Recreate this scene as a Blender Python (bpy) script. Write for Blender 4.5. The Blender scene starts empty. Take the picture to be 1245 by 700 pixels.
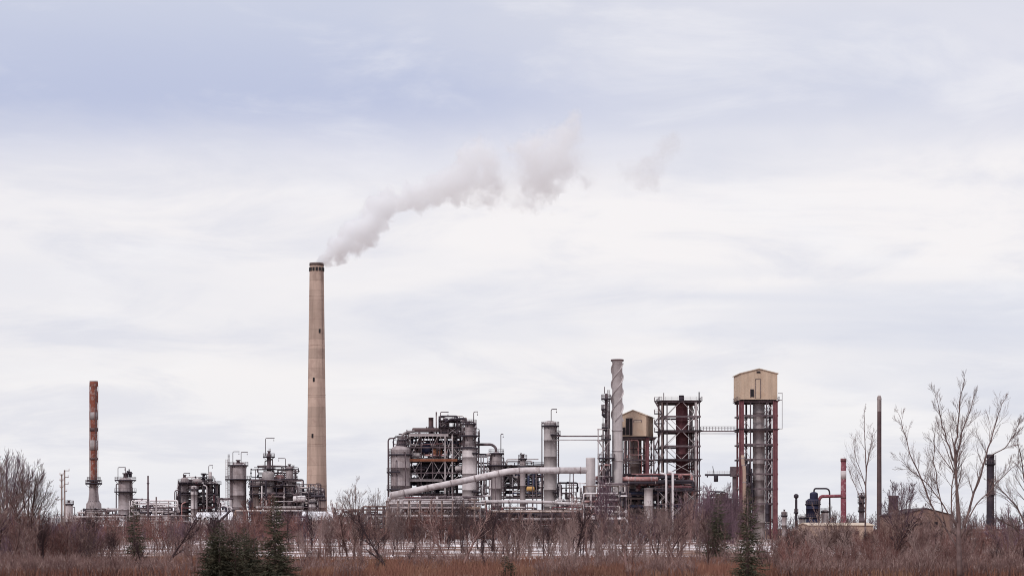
import bpy, bmesh, math, random
from mathutils import Vector, Matrix, noise as mnoise

# ------------------------------------------------------------------ camera, sky, sun, exposure
SC = bpy.context.scene
COL = SC.collection
F = 2323.0            # focal length in photo pixels (1245 px wide frame)
CX, HZ = 622.5, 642.0 # principal column and horizon row
EYE = 3.5

cam_d = bpy.data.cameras.new("camera")
cam = bpy.data.objects.new("camera", cam_d)
COL.objects.link(cam)
cam.location = (0, 0, EYE)
cam.rotation_euler = (math.radians(90), 0, 0)
cam_d.sensor_width = 36.0
cam_d.lens = 36.0 * F / 1245.0
cam_d.shift_y = (HZ - 350.0) / 1245.0
cam_d.clip_start = 0.5
cam_d.clip_end = 20000
SC.camera = cam

SUN_EL, SUN_AZ = math.radians(42), math.radians(215)   # azimuth clockwise from +Y: behind the camera, to the left
W = bpy.data.worlds.new("World")
SC.world = W
W.use_nodes = True
nt = W.node_tree
nt.nodes.clear()
def wn(t): return nt.nodes.new(t)
L = nt.links.new
out = wn('ShaderNodeOutputWorld')
bg = wn('ShaderNodeBackground'); bg.inputs['Strength'].default_value = 0.1
L(bg.outputs[0], out.inputs[0])
sky = wn('ShaderNodeTexSky'); sky.sky_type = 'NISHITA'; sky.sun_disc = False
sky.sun_elevation = SUN_EL; sky.sun_rotation = SUN_AZ
tc = wn('ShaderNodeTexCoord')
sep = wn('ShaderNodeSeparateXYZ'); L(tc.outputs['Generated'], sep.inputs[0])
def wmath(op, a, b=None, c=None, clamp=False):
    n = wn('ShaderNodeMath'); n.operation = op; n.use_clamp = clamp
    for i, v in enumerate((a, b, c)):
        if v is None: continue
        if hasattr(v, 'is_output') or hasattr(v, 'links'): L(v, n.inputs[i])
        else: n.inputs[i].default_value = v
    return n.outputs[0]
X, Yv, Z = sep.outputs
# the cloud deck seen in perspective: direction / (height + offset)
inv = wmath('DIVIDE', 1.0, wmath('ADD', wmath('MAXIMUM', Z, 0.0), 0.17))
comb = wn('ShaderNodeCombineXYZ')
L(wmath('MULTIPLY', X, inv), comb.inputs[0]); L(wmath('MULTIPLY', Yv, inv), comb.inputs[1]); comb.inputs[2].default_value = 3.7
def wnoise(scale, det, rough, dist=0.0, vec=None, stretch=None):
    v = vec or comb.outputs[0]
    if stretch:
        mp = wn('ShaderNodeMapping'); mp.inputs['Scale'].default_value = stretch; L(v, mp.inputs[0]); v = mp.outputs[0]
    n = wn('ShaderNodeTexNoise'); n.inputs['Scale'].default_value = scale; n.inputs['Detail'].default_value = det
    n.inputs['Roughness'].default_value = rough; n.inputs['Distortion'].default_value = dist
    L(v, n.inputs['Vector']); return n.outputs['Fac']
n_big = wnoise(0.50, 2, 0.5, 0.3)
n_mid = wnoise(1.0, 4, 0.5, 0.5, stretch=(0.75, 1.3, 1))
n_fine = wnoise(3.2, 6, 0.58, 0.3, stretch=(0.9, 1.1, 1))
def lin(r, g, b):
    f = lambda c: (c/255/12.92) if c/255 <= 0.04045 else ((c/255+0.055)/1.055)**2.4
    return (f(r), f(g), f(b), 1)
def wmix(f, a, b):
    n = wn('ShaderNodeMixRGB')
    for i, v in enumerate((f, a, b)):
        if isinstance(v, tuple): n.inputs[i].default_value = v
        else: L(v, n.inputs[i])
    return n.outputs[0]
def wrange(v, a, b, c=0.0, d=1.0, smooth=True):
    n = wn('ShaderNodeMapRange'); n.interpolation_type = 'SMOOTHSTEP' if smooth else 'LINEAR'
    for i, x in enumerate((a, b, c, d)): n.inputs[i+1].default_value = x
    L(v, n.inputs[0]); return n.outputs[0]
ramp = wn('ShaderNodeValToRGB'); L(Z, ramp.inputs[0])
stops = [(0.0, lin(234, 236, 243)), (0.035, lin(241, 240, 244)), (0.09, lin(249, 245, 245)), (0.20, lin(250, 246, 247)), (0.4, lin(238, 236, 240)), (1.0, lin(244, 240, 242))]
el = ramp.color_ramp.elements
el[0].position, el[0].color = stops[0]
el[1].position, el[1].color = stops[-1]
for p, c in stops[1:-1]:
    q = el.new(p); q.color = c
# soft grey-blue bands low in the deck, broader towards the east
band = wmath('MULTIPLY', wrange(n_mid, 0.42, 0.68), wrange(X, -0.20, 0.22, 0.45, 1.0))
colr = wmix(wmath('MULTIPLY', band, 0.85), ramp.outputs[0], lin(218, 221, 234))
# the lavender deck overhead, its lower edge wobbling, thinner towards the east
e = wmath('ADD', Z, wmath('MULTIPLY', wmath('SUBTRACT', n_big, 0.5), 0.07))
e = wmath('ADD', e, wmath('MULTIPLY', wmath('SUBTRACT', n_fine, 0.5), 0.030))
e = wmath('SUBTRACT', e, wmath('MULTIPLY', X, 0.02))
deck = wmath('MULTIPLY', wrange(e, 0.172, 0.222), wrange(wmath('ADD', X, wmath('MULTIPLY', wmath('SUBTRACT', n_mid, 0.5), 0.2)), -0.06, 0.13, 1.0, 0.45))
deck = wmath('MULTIPLY', deck, wrange(Z, 0.30, 0.7, 1.0, 0.25))
lav = wmix(wrange(wmath('ADD', Z, wmath('MULTIPLY', n_fine, 0.03)), 0.225, 0.29), lin(192, 199, 225), lin(207, 212, 230))
colr = wmix(deck, colr, lav)
n_mot = wnoise(2.6, 6, 0.60, 0.5, stretch=(0.9, 0.9, 1))
colr = wmix(wmath('MULTIPLY', wrange(n_mot, 0.44, 0.68), 0.52), colr, lin(216, 218, 231))
colr = wmix(wmath('MULTIPLY', wrange(n_fine, 0.50, 0.74), 0.50), colr, lin(250, 248, 250))
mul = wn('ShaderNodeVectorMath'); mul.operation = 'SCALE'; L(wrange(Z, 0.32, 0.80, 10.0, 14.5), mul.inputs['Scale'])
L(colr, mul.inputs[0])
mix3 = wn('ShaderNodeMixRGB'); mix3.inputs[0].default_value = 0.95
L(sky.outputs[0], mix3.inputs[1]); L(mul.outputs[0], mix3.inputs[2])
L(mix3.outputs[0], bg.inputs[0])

sun_d = bpy.data.lights.new("sun", 'SUN'); sun_d.energy = 1.5; sun_d.angle = math.radians(11); sun_d.color = (1.0, 0.97, 0.94)
sun = bpy.data.objects.new("sun", sun_d); COL.objects.link(sun)
sd = Vector((math.sin(SUN_AZ)*math.cos(SUN_EL), math.cos(SUN_AZ)*math.cos(SUN_EL), math.sin(SUN_EL)))
sun.rotation_euler = sd.to_track_quat('Z', 'Y').to_euler()

vs = SC.view_settings
SC.display_settings.display_device = 'sRGB'
vs.view_transform = 'Standard'; vs.look = 'None'; vs.exposure = 0.0; vs.gamma = 1.0; vs.use_curve_mapping = False
SC.cycles.volume_bounces = 48
SC.cycles.max_bounces = 52
SC.cycles.diffuse_bounces = 4
SC.cycles.volume_max_steps = 512
SC.cycles.filter_width = 1.0
SC.cycles.use_denoising = True
try: SC.cycles.denoising_prefilter = 'ACCURATE'
except Exception: pass

# ------------------------------------------------------------------ helpers
PI = math.pi
def sc(Y): return Y / F
def wx(px, Y): return (px - CX) * Y / F
def wz(py, Y): return EYE + (HZ - py) * Y / F
def P(px, py, Y): return Vector((wx(px, Y), Y, wz(py, Y)))

class MB:
    """collects faces in world space"""
    def __init__(s): s.v = []; s.f = []; s.sm = []
    def add(s, vs, fs, smooth=False):
        o = len(s.v); s.v.extend(tuple(v) for v in vs)
        for f in fs: s.f.append(tuple(i + o for i in f)); s.sm.append(smooth)
    def box(s, c, d, rz=0.0):
        cx, cy, cz = c; hx, hy, hz = d[0]/2, d[1]/2, d[2]/2
        co, si = math.cos(rz), math.sin(rz)
        vs = []
        for z in (-hz, hz):
            for x, y in ((-hx, -hy), (hx, -hy), (hx, hy), (-hx, hy)):
                vs.append((cx + x*co - y*si, cy + x*si + y*co, cz + z))
        s.add(vs, [(3,2,1,0), (4,5,6,7), (0,1,5,4), (1,2,6,5), (2,3,7,6), (3,0,4,7)])
    def beam(s, a, b, w, h=None):
        a, b = Vector(a), Vector(b); d = b - a
        if d.length < 1e-5: return
        h = h or w
        d.normalize()
        up = Vector((0, 0, 1)) if abs(d.z) < 0.95 else Vector((0, 1, 0))
        u = d.cross(up).normalized(); v = u.cross(d).normalized()
        vs = []
        for p in (a, b):
            for x, y in ((-1, -1), (1, -1), (1, 1), (-1, 1)):
                vs.append(p + u*(x*w/2) + v*(y*h/2))
        s.add(vs, [(0,1,2,3), (7,6,5,4), (4,5,1,0), (5,6,2,1), (6,7,3,2), (7,4,0,3)])
    def tube(s, pts, r, n=8, cap=True):
        pts = [Vector(p) for p in pts]; m = len(pts)
        rs = r if isinstance(r, (list, tuple)) else [r]*m
        vs = []; u = None
        for i, p in enumerate(pts):
            d = (pts[min(i+1, m-1)] - pts[max(i-1, 0)])
            if d.length < 1e-6: d = Vector((0, 0, 1))
            d.normalize()
            if u is None:
                u = d.cross(Vector((0, 1, 0)) if abs(d.y) < 0.9 else Vector((1, 0, 0))).normalized()
            else:
                u = u - d*u.dot(d)
                u = u.normalized() if u.length > 1e-6 else d.orthogonal().normalized()
            v = d.cross(u)
            for k in range(n):
                a = 2*PI*k/n
                vs.append(p + (u*math.cos(a) + v*math.sin(a))*rs[i])
        fs = []
        for i in range(m-1):
            for k in range(n):
                k2 = (k+1) % n
                fs.append((i*n+k, i*n+k2, (i+1)*n+k2, (i+1)*n+k))
        o = len(s.v)
        s.add(vs, fs, n > 4)
        if cap:
            s.f.append(tuple(o+k for k in reversed(range(n)))); s.sm.append(False)
            s.f.append(tuple(o+(m-1)*n+k for k in range(n))); s.sm.append(False)
    def lathe(s, prof, c, n=24, a0=0.0, a1=2*PI, wob=None):
        """profile of (radius, z) turned about the vertical through c (c.z added)"""
        full = abs(a1 - a0 - 2*PI) < 1e-6
        cols = n if full else n+1
        vs = []
        for r, z in prof:
            for k in range(cols):
                a = a0 + (a1-a0)*k/n
                rr = r + (wob(a, z) if wob else 0)
                vs.append((c[0] + rr*math.cos(a), c[1] + rr*math.sin(a), c[2] + z))
        fs = []
        for i in range(len(prof)-1):
            for k in range(n):
                k2 = (k+1) % cols
                fs.append((i*cols+k, i*cols+k2, (i+1)*cols+k2, (i+1)*cols+k))
        s.add(vs, fs, True)
    def rot(s, c, a):
        co, si = math.cos(a), math.sin(a)
        s.v = [(c[0] + (x-c[0])*co - (y-c[1])*si, c[1] + (x-c[0])*si + (y-c[1])*co, z) for x, y, z in s.v]
        return s
    def mesh(s, name, base=(0, 0, 0)):
        me = bpy.data.meshes.new(name)
        bx, by, bz = base
        me.from_pydata([(x-bx, y-by, z-bz) for x, y, z in s.v], [], s.f)
        me.polygons.foreach_set('use_smooth', s.sm)
        me.update()
        return me

def bend(pts, r=1.0, n=4):
    """round the corners of a pipe run"""
    pts = [Vector(p) for p in pts]; o = [pts[0]]
    for i in range(1, len(pts)-1):
        a, b, c = pts[i-1], pts[i], pts[i+1]
        q = min(r, (a-b).length*0.45, (c-b).length*0.45)
        p0 = b + (a-b).normalized()*q; p1 = b + (c-b).normalized()*q
        for k in range(n+1):
            t = k/n
            o.append(p0*(1-t)**2 + b*2*t*(1-t) + p1*t*t)
    o.append(pts[-1]); return o

def tagit(o, label, cat, group=None, kind=None):
    if label: o['label'] = label
    if cat: o['category'] = cat
    if group: o['group'] = group
    if kind or cat: o['kind'] = kind or 'thing'
    return o

class Thing:
    def __init__(s, name, label, cat, base, group=None):
        s.base = Vector(base)
        s.o = bpy.data.objects.new(name, None); COL.objects.link(s.o)
        s.o.location = s.base; s.o.empty_display_size = 0.5
        tagit(s.o, label, cat, group)
    def part(s, name, mb, m, parent=None, label=None):
        if not mb.f: return None
        me = mb.mesh(name, s.base); me.materials.append(m)
        o = bpy.data.objects.new(name, me); COL.objects.link(o)
        o.parent = parent or s.o
        if label: o['label'] = label
        return o

def single(name, mb, m, label, cat, base=(0, 0, 0), group=None, kind=None):
    me = mb.mesh(name, base); me.materials.append(m)
    o = bpy.data.objects.new(name, me); COL.objects.link(o); o.location = base
    return tagit(o, label, cat, group, kind)

# ------------------------------------------------------------------ materials
def mat(name, c1, c2=None, scale=0.6, streak=0.0, rough=0.75, metal=0.0, c3=None, c3amt=0.0, bump=0.0, objrand=0.0, bands=None, spec=0.25):
    m = bpy.data.materials.new(name); m.use_nodes = True
    t = m.node_tree; b = t.nodes['Principled BSDF']
    b.inputs['Roughness'].default_value = rough; b.inputs['Metallic'].default_value = metal
    b.inputs['Specular IOR Level'].default_value = spec
    tcn = t.nodes.new('ShaderNodeTexCoord')
    def nz(scl, det=5, mp=None, dist=0.0):
        n = t.nodes.new('ShaderNodeTexNoise'); n.inputs['Scale'].default_value = scl; n.inputs['Detail'].default_value = det
        n.inputs['Roughness'].default_value = 0.6; n.inputs['Distortion'].default_value = dist
        if mp:
            q = t.nodes.new('ShaderNodeMapping'); q.inputs['Scale'].default_value = mp
            t.links.new(tcn.outputs['Object'], q.inputs[0]); t.links.new(q.outputs[0], n.inputs['Vector'])
        else: t.links.new(tcn.outputs['Object'], n.inputs['Vector'])
        return n.outputs['Fac']
    def rng(v, a, bb, c=0.0, d=1.0):
        n = t.nodes.new('ShaderNodeMapRange'); n.inputs[1].default_value = a; n.inputs[2].default_value = bb
        n.inputs[3].default_value = c; n.inputs[4].default_value = d
        t.links.new(v, n.inputs[0]); return n.outputs[0]
    def mix(f, a, c, mode='MIX'):
        n = t.nodes.new('ShaderNodeMixRGB'); n.blend_type = mode
        for i, v in enumerate((f, a, c)):
            if isinstance(v, (int, float)): n.inputs[i].default_value = v
            elif isinstance(v, tuple): n.inputs[i].default_value = (*v[:3], 1)
            else: t.links.new(v, n.inputs[i])
        return n.outputs[0]
    c2 = c2 or tuple(x*0.6 for x in c1)
    n1 = nz(scale)
    colr = mix(rng(n1, 0.35, 0.68), c1, c2)
    if streak:
        colr = mix(rng(nz(scale*2.5, 4, (1, 1, 0.06)), 0.48, 0.72, 0, streak), colr, tuple(x*0.45 for x in c2))
    if c3:
        colr = mix(rng(nz(scale*1.7, 6, dist=0.6), 0.52, 0.62, 0, c3amt), colr, c3)
    if bands:   # courses or plates: (period metres, strength)
        sp = t.nodes.new('ShaderNodeSeparateXYZ'); t.links.new(tcn.outputs['Object'], sp.inputs[0])
        d = t.nodes.new('ShaderNodeMath'); d.operation = 'DIVIDE'; t.links.new(sp.outputs[2], d.inputs[0]); d.inputs[1].default_value = bands[0]
        fl = t.nodes.new('ShaderNodeMath'); fl.operation = 'FLOOR'; t.links.new(d.outputs[0], fl.inputs[0])
        wnz = t.nodes.new('ShaderNodeTexWhiteNoise'); wnz.noise_dimensions = '1D'; t.links.new(fl.outputs[0], wnz.inputs['W'])
        colr = mix(bands[1], colr, rng(wnz.outputs[0], 0, 1, 0.55, 1.25), 'MULTIPLY')
        fr = t.nodes.new('ShaderNodeMath'); fr.operation = 'FRACT'; t.links.new(d.outputs[0], fr.inputs[0])
        colr = mix(rng(fr.outputs[0], 0.0, 0.10, bands[1], 0), colr, tuple(x*0.4 for x in c2))
    if objrand:
        oi = t.nodes.new('ShaderNodeObjectInfo')
        colr = mix(objrand, colr, rng(oi.outputs['Random'], 0, 1, 0.35, 2.0), 'MULTIPLY')
    t.links.new(colr, b.inputs['Base Color'])
    if bump:
        bn = t.nodes.new('ShaderNodeBump'); bn.inputs['Strength'].default_value = bump; bn.inputs['Distance'].default_value = 0.1
        t.links.new(nz(scale*4), bn.inputs['Height']); t.links.new(bn.outputs[0], b.inputs['Normal'])
    return m

M = {}
M['stack'] = mat('stack_concrete', (0.55, 0.405, 0.335), (0.46, 0.335, 0.275), 0.09, 0.62, 0.9, c3=(0.37, 0.255, 0.215), c3amt=0.5, bands=(6.0, 0.38))
M['soot'] = mat('sooty_concrete', (0.17, 0.125, 0.115), (0.07, 0.055, 0.055), 0.3, 0.3, 0.9)
M['rust'] = mat('rusted_paint', (0.27, 0.085, 0.055), (0.18, 0.06, 0.045), 0.35, 0.35, 0.85, c3=(0.34, 0.25, 0.235), c3amt=0.8)
M['greyclad'] = mat('weathered_grey_cladding', (0.42, 0.37, 0.365), (0.30, 0.26, 0.26), 0.35, 0.45, 0.8, bands=(2.4, 0.25))
M['vessel'] = mat('stained_vessel_insulation', (0.43, 0.365, 0.365), (0.27, 0.22, 0.225), 0.30, 0.55, 0.75, c3=(0.16, 0.10, 0.09), c3amt=0.35, bands=(3.1, 0.25))
M['palevessel'] = mat('pale_vessel_insulation', (0.6, 0.53, 0.525), (0.46, 0.4, 0.4), 0.30, 0.40, 0.7, bands=(3.4, 0.15))
M['brownvessel'] = mat('brown_grey_vessel', (0.30, 0.225, 0.205), (0.21, 0.155, 0.145), 0.35, 0.5, 0.8, bands=(2.8, 0.22))
M['dark'] = mat('dark_steel', (0.052, 0.04, 0.052), (0.03, 0.024, 0.032), 0.6, 0, 0.7)
M['steel'] = mat('dirty_steel', (0.17, 0.125, 0.135), (0.07, 0.05, 0.057), 0.6, 0.2, 0.7)
M['lightsteel'] = mat('galvanised_steel', (0.52, 0.46, 0.46), (0.34, 0.29, 0.295), 0.6, 0.2, 0.6)
M['redsteel'] = mat('red_oxide_steel', (0.2, 0.075, 0.085), (0.13, 0.052, 0.062), 0.5, 0.35, 0.8, c3=(0.25, 0.14, 0.13), c3amt=0.4)
M['redpipe'] = mat('faded_red_pipe', (0.5, 0.27, 0.25), (0.33, 0.15, 0.15), 0.5, 0.3, 0.7, c3=(0.60, 0.48, 0.47), c3amt=0.8)
M['crimson'] = mat('crimson_paint', (0.3, 0.095, 0.12), (0.2, 0.06, 0.08), 0.5, 0.3, 0.75, c3=(0.52, 0.38, 0.39), c3amt=0.6)
M['brownstack'] = mat('brown_oxide_stack', (0.13, 0.083, 0.082), (0.082, 0.055, 0.057), 0.4, 0.4, 0.8)
M['navy'] = mat('navy_paint', (0.022, 0.024, 0.06), (0.015, 0.015, 0.035), 0.4, 0.2, 0.6)
M['bluesteel'] = mat('dull_blue_paint', (0.06, 0.07, 0.13), (0.035, 0.035, 0.06), 0.7, 0.2, 0.6)
M['orange'] = mat('orange_rusty_insulation', (0.42, 0.18, 0.10), (0.28, 0.11, 0.07), 0.6, 0.3, 0.8)
M['tan'] = mat('tan_cladding', (0.58, 0.44, 0.335), (0.52, 0.39, 0.295), 0.25, 0.40, 0.7, c3=(0.42, 0.26, 0.17), c3amt=0.25)
M['tanroof'] = mat('tan_roof_sheet', (0.55, 0.44, 0.35), (0.48, 0.38, 0.3), 0.2, 0.1, 0.7)
M['white'] = mat('white_pipe_paint', (0.78, 0.73, 0.73), (0.66, 0.59, 0.6), 0.5, 0.30, 0.6)
M['duct'] = mat('grey_duct_sheet', (0.56, 0.50, 0.495), (0.44, 0.39, 0.39), 0.35, 0.40, 0.6, bands=(3.0, 0.10))
M['ductclad'] = mat('weathered_duct_cladding', (0.66, 0.60, 0.60), (0.46, 0.40, 0.405), 0.22, 0.35, 0.55, c3=(0.27, 0.20, 0.19), c3amt=0.5)
M['snow'] = mat('snow', (0.80, 0.78, 0.80), (0.72, 0.70, 0.73), 0.3, 0, 0.9)
M['shed'] = mat('pale_shed_wall', (0.62, 0.56, 0.56), (0.48, 0.42, 0.42), 0.3, 0.3, 0.8)
M['brick'] = mat('brown_shed_wall', (0.26, 0.165, 0.135), (0.19, 0.12, 0.10), 0.3, 0.3, 0.85)
M['beigewall'] = mat('beige_wall', (0.46, 0.33, 0.26), (0.36, 0.25, 0.20), 0.3, 0.3, 0.85)
M['darkroof'] = mat('dark_roof', (0.09, 0.062, 0.062), (0.06, 0.042, 0.042), 0.4, 0.2, 0.85)
M['concrete'] = mat('stained_concrete', (0.42, 0.355, 0.34), (0.30, 0.245, 0.24), 0.4, 0.5, 0.9)
M['glass'] = mat('dark_opening', (0.02, 0.016, 0.018), (0.015, 0.012, 0.014), 0.5, 0, 0.4)
M['yellow'] = mat('yellow_paint', (0.62, 0.36, 0.12), (0.45, 0.25, 0.09), 0.6, 0.2, 0.6)
M['wood'] = mat('weathered_pole_wood', (0.26, 0.20, 0.18), (0.18, 0.135, 0.125), 1.0, 0.3, 0.9)
M['bark'] = mat('bare_tree_bark', (0.215, 0.15, 0.14), (0.1, 0.066, 0.066), 2.0, 0.3, 0.9, spec=0.1)
M['twig'] = mat('brown_twigs', (0.18, 0.112, 0.102), (0.066, 0.038, 0.038), 0.9, 0, 0.9, c3=(0.33, 0.24, 0.215), c3amt=0.6, objrand=0.6, spec=0.1)
M['redtwig'] = mat('red_brown_twigs', (0.185, 0.092, 0.08), (0.072, 0.036, 0.034), 0.9, 0, 0.9, c3=(0.31, 0.20, 0.18), c3amt=0.5, objrand=0.5, spec=0.1)
M['purptwig'] = mat('mauve_twigs', (0.14, 0.088, 0.108), (0.07, 0.042, 0.055), 0.9, 0, 0.9, c3=(0.24, 0.165, 0.175), c3amt=0.4, objrand=0.5, spec=0.1)
M['needle'] = mat('spruce_needles', (0.075, 0.068, 0.046), (0.032, 0.034, 0.024), 0.9, 0, 0.85, c3=(0.085, 0.066, 0.045), c3amt=0.6, objrand=0.4, spec=0.1)
M['darkbark'] = mat('dark_wet_bark', (0.06, 0.038, 0.04), (0.035, 0.022, 0.025), 1.5, 0.2, 0.9, spec=0.1)
M['palebark'] = mat('pale_dry_bark', (0.34, 0.245, 0.225), (0.2, 0.135, 0.125), 1.5, 0.2, 0.9, spec=0.1)
M['grass'] = mat('dry_red_grass', (0.27, 0.13, 0.095), (0.14, 0.068, 0.054), 0.10, 0, 0.95, c3=(0.33, 0.20, 0.13), c3amt=0.6, spec=0.1)

def ground_mat():
    m = bpy.data.materials.new('dry_ground_with_old_snow'); m.use_nodes = True
    t = m.node_tree; b = t.nodes['Principled BSDF']; b.inputs['Roughness'].default_value = 0.95; b.inputs['Specular IOR Level'].default_value = 0.1
    tcn = t.nodes.new('ShaderNodeTexCoord'); lk = t.links.new
    def nz(scl, det=6):
        n = t.nodes.new('ShaderNodeTexNoise'); n.inputs['Scale'].default_value = scl; n.inputs['Detail'].default_value = det; n.inputs['Roughness'].default_value = 0.65
        lk(tcn.outputs['Object'], n.inputs['Vector']); return n.outputs['Fac']
    def mr(v, a, bb, c=0.0, d=1.0):
        n = t.nodes.new('ShaderNodeMapRange'); n.inputs[1].default_value = a; n.inputs[2].default_value = bb; n.inputs[3].default_value = c; n.inputs[4].default_value = d
        lk(v, n.inputs[0]); return n.outputs[0]
    def mt(op, a, bb):
        n = t.nodes.new('ShaderNodeMath'); n.operation = op
        for i, v in enumerate((a, bb)):
            if isinstance(v, (int, float)): n.inputs[i].default_value = v
            else: lk(v, n.inputs[i])
        return n.outputs[0]
    r = t.nodes.new('ShaderNodeMixRGB'); r.inputs[1].default_value = (0.20, 0.098, 0.066, 1); r.inputs[2].default_value = (0.15, 0.10, 0.08, 1); lk(mr(nz(0.15), 0.35, 0.65), r.inputs[0])
    sp = t.nodes.new('ShaderNodeSeparateXYZ'); lk(tcn.outputs['Object'], sp.inputs[0])
    yy = mt('ADD', sp.outputs[1], mt('MULTIPLY', mt('SUBTRACT', nz(0.03), 0.5), 70.0))
    near = mr(yy, 205, 225); farr = mr(yy, 640, 700, 1, 0)
    xm = mr(mt('ABSOLUTE', mt('ADD', sp.outputs[0], 12.0), 0.0), 60, 110, 1.0, 0.15)
    patch = mr(nz(0.055), 0.44, 0.56)
    f = mt('MULTIPLY', mt('MULTIPLY', near, farr), mt('MULTIPLY', patch, xm))
    g = t.nodes.new('ShaderNodeMixRGB'); lk(f, g.inputs[0]); lk(r.outputs[0], g.inputs[1]); g.inputs[2].default_value = (0.72, 0.665, 0.675, 1)
    lk(g.outputs[0], b.inputs['Base Color'])
    return m
M['ground'] = ground_mat()

# ------------------------------------------------------------------ ground
mb = MB()
N = 40
for j in range(N+1):
    for i in range(N+1):
        # one sheet out to the horizon, finer near the camera
        u = (i/N*2-1); v = j/N
        x = math.copysign(abs(u)**2.2, u)*9000; y = -400 + (v**2.4)*12000
        mb.v.append((x, y, 0.0))
for j in range(N):
    for i in range(N):
        a = j*(N+1)+i; mb.f.append((a, a+1, a+N+2, a+N+1)); mb.sm.append(True)
single('ground', mb, M['ground'], 'flat waste ground with red dry grass and patches of old snow', None, kind='structure')

# ------------------------------------------------------------------ plant builders
def railing(mb, ring, h=1.15, closed=False, w=0.08):
    n = len(ring)
    for i, p in enumerate(ring):
        p = Vector(p)
        mb.beam(p, p + Vector((0, 0, h)), w)
        if i < n-1 or closed:
            q = Vector(ring[(i+1) % n])
            for hh in (h, h*0.55):
                mb.beam(p + Vector((0, 0, hh)), q + Vector((0, 0, hh)), w*0.9)

def platform(t, c, r, ext, z, a0=0.0, a1=2*PI, thick=0.45, m=None, rail=True, parent=None):
    mb = MB(); ro = r + ext; full = abs(a1-a0-2*PI) < 1e-6
    n = 20 if full else 12
    ri = max(r*0.97, 0.02)
    mb.lathe([(ri, z-thick), (ro, z-thick), (ro, z), (ri, z), (ri, z-thick)], (c[0], c[1], 0), n, a0, a1)
    for k in range(5):      # brackets under the deck
        a = a0 + (a1-a0)*(k+0.5)/5
        d = Vector((math.cos(a), math.sin(a), 0))
        mb.beam(Vector((c[0], c[1], z-thick)) + d*ro*0.95, Vector((c[0], c[1], z-thick-ext*0.8)) + d*r, 0.14)
    deck = t.part('platform', mb, m or M['dark'], parent)
    if rail:
        rb = MB()
        ring = [(c[0]+math.cos(a0+(a1-a0)*k/n)*(ro-0.08), c[1]+math.sin(a0+(a1-a0)*k/n)*(ro-0.08), z) for k in range(n if full else n+1)]
        railing(rb, ring, closed=full)
        t.part('railing', rb, M['steel'], deck)
    return deck

def ladder(t, x, y, z0, z1, w=0.5, m=None, cage=True, parent=None):
    mb = MB()
    for s in (-1, 1): mb.beam((x+s*w/2, y, z0), (x+s*w/2, y, z1), 0.09)
    z = z0 + 0.5
    while z < z1: mb.beam((x-w/2, y, z), (x+w/2, y, z), 0.06); z += 0.7
    if cage:
        z = z0 + 3.0
        while z < z1:
            pts = [(x + math.cos(a)*0.45, y - 0.05 + math.sin(a)*0.75, z) for a in [PI + PI*k/6 for k in range(7)]]
            mb.tube(pts, 0.035, 4, False); z += 1.5
        for a in (PI*1.2, PI*1.5, PI*1.8):
            mb.beam((x+math.cos(a)*0.45, y-0.05+math.sin(a)*0.75, z0+2.5), (x+math.cos(a)*0.45, y-0.05+math.sin(a)*0.75, z1), 0.05)
    t.part('ladder', mb, m or M['steel'], parent)

def davit(t, x, y, z, h, arm, m=None, hook=True):
    mb = MB(); r = 0.13
    mb.tube(bend([(x, y, z), (x, y, z+h), (x+arm, y, z+h)], 0.5), r, 6)
    if hook:
        xe = x + arm*0.92
        mb.beam((xe, y, z+h), (xe, y, z+h-0.8), 0.07)
        mb.box((xe, y, z+h-0.95), (0.3, 0.2, 0.35))
    t.part('davit', mb, m or M['steel'])

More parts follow.
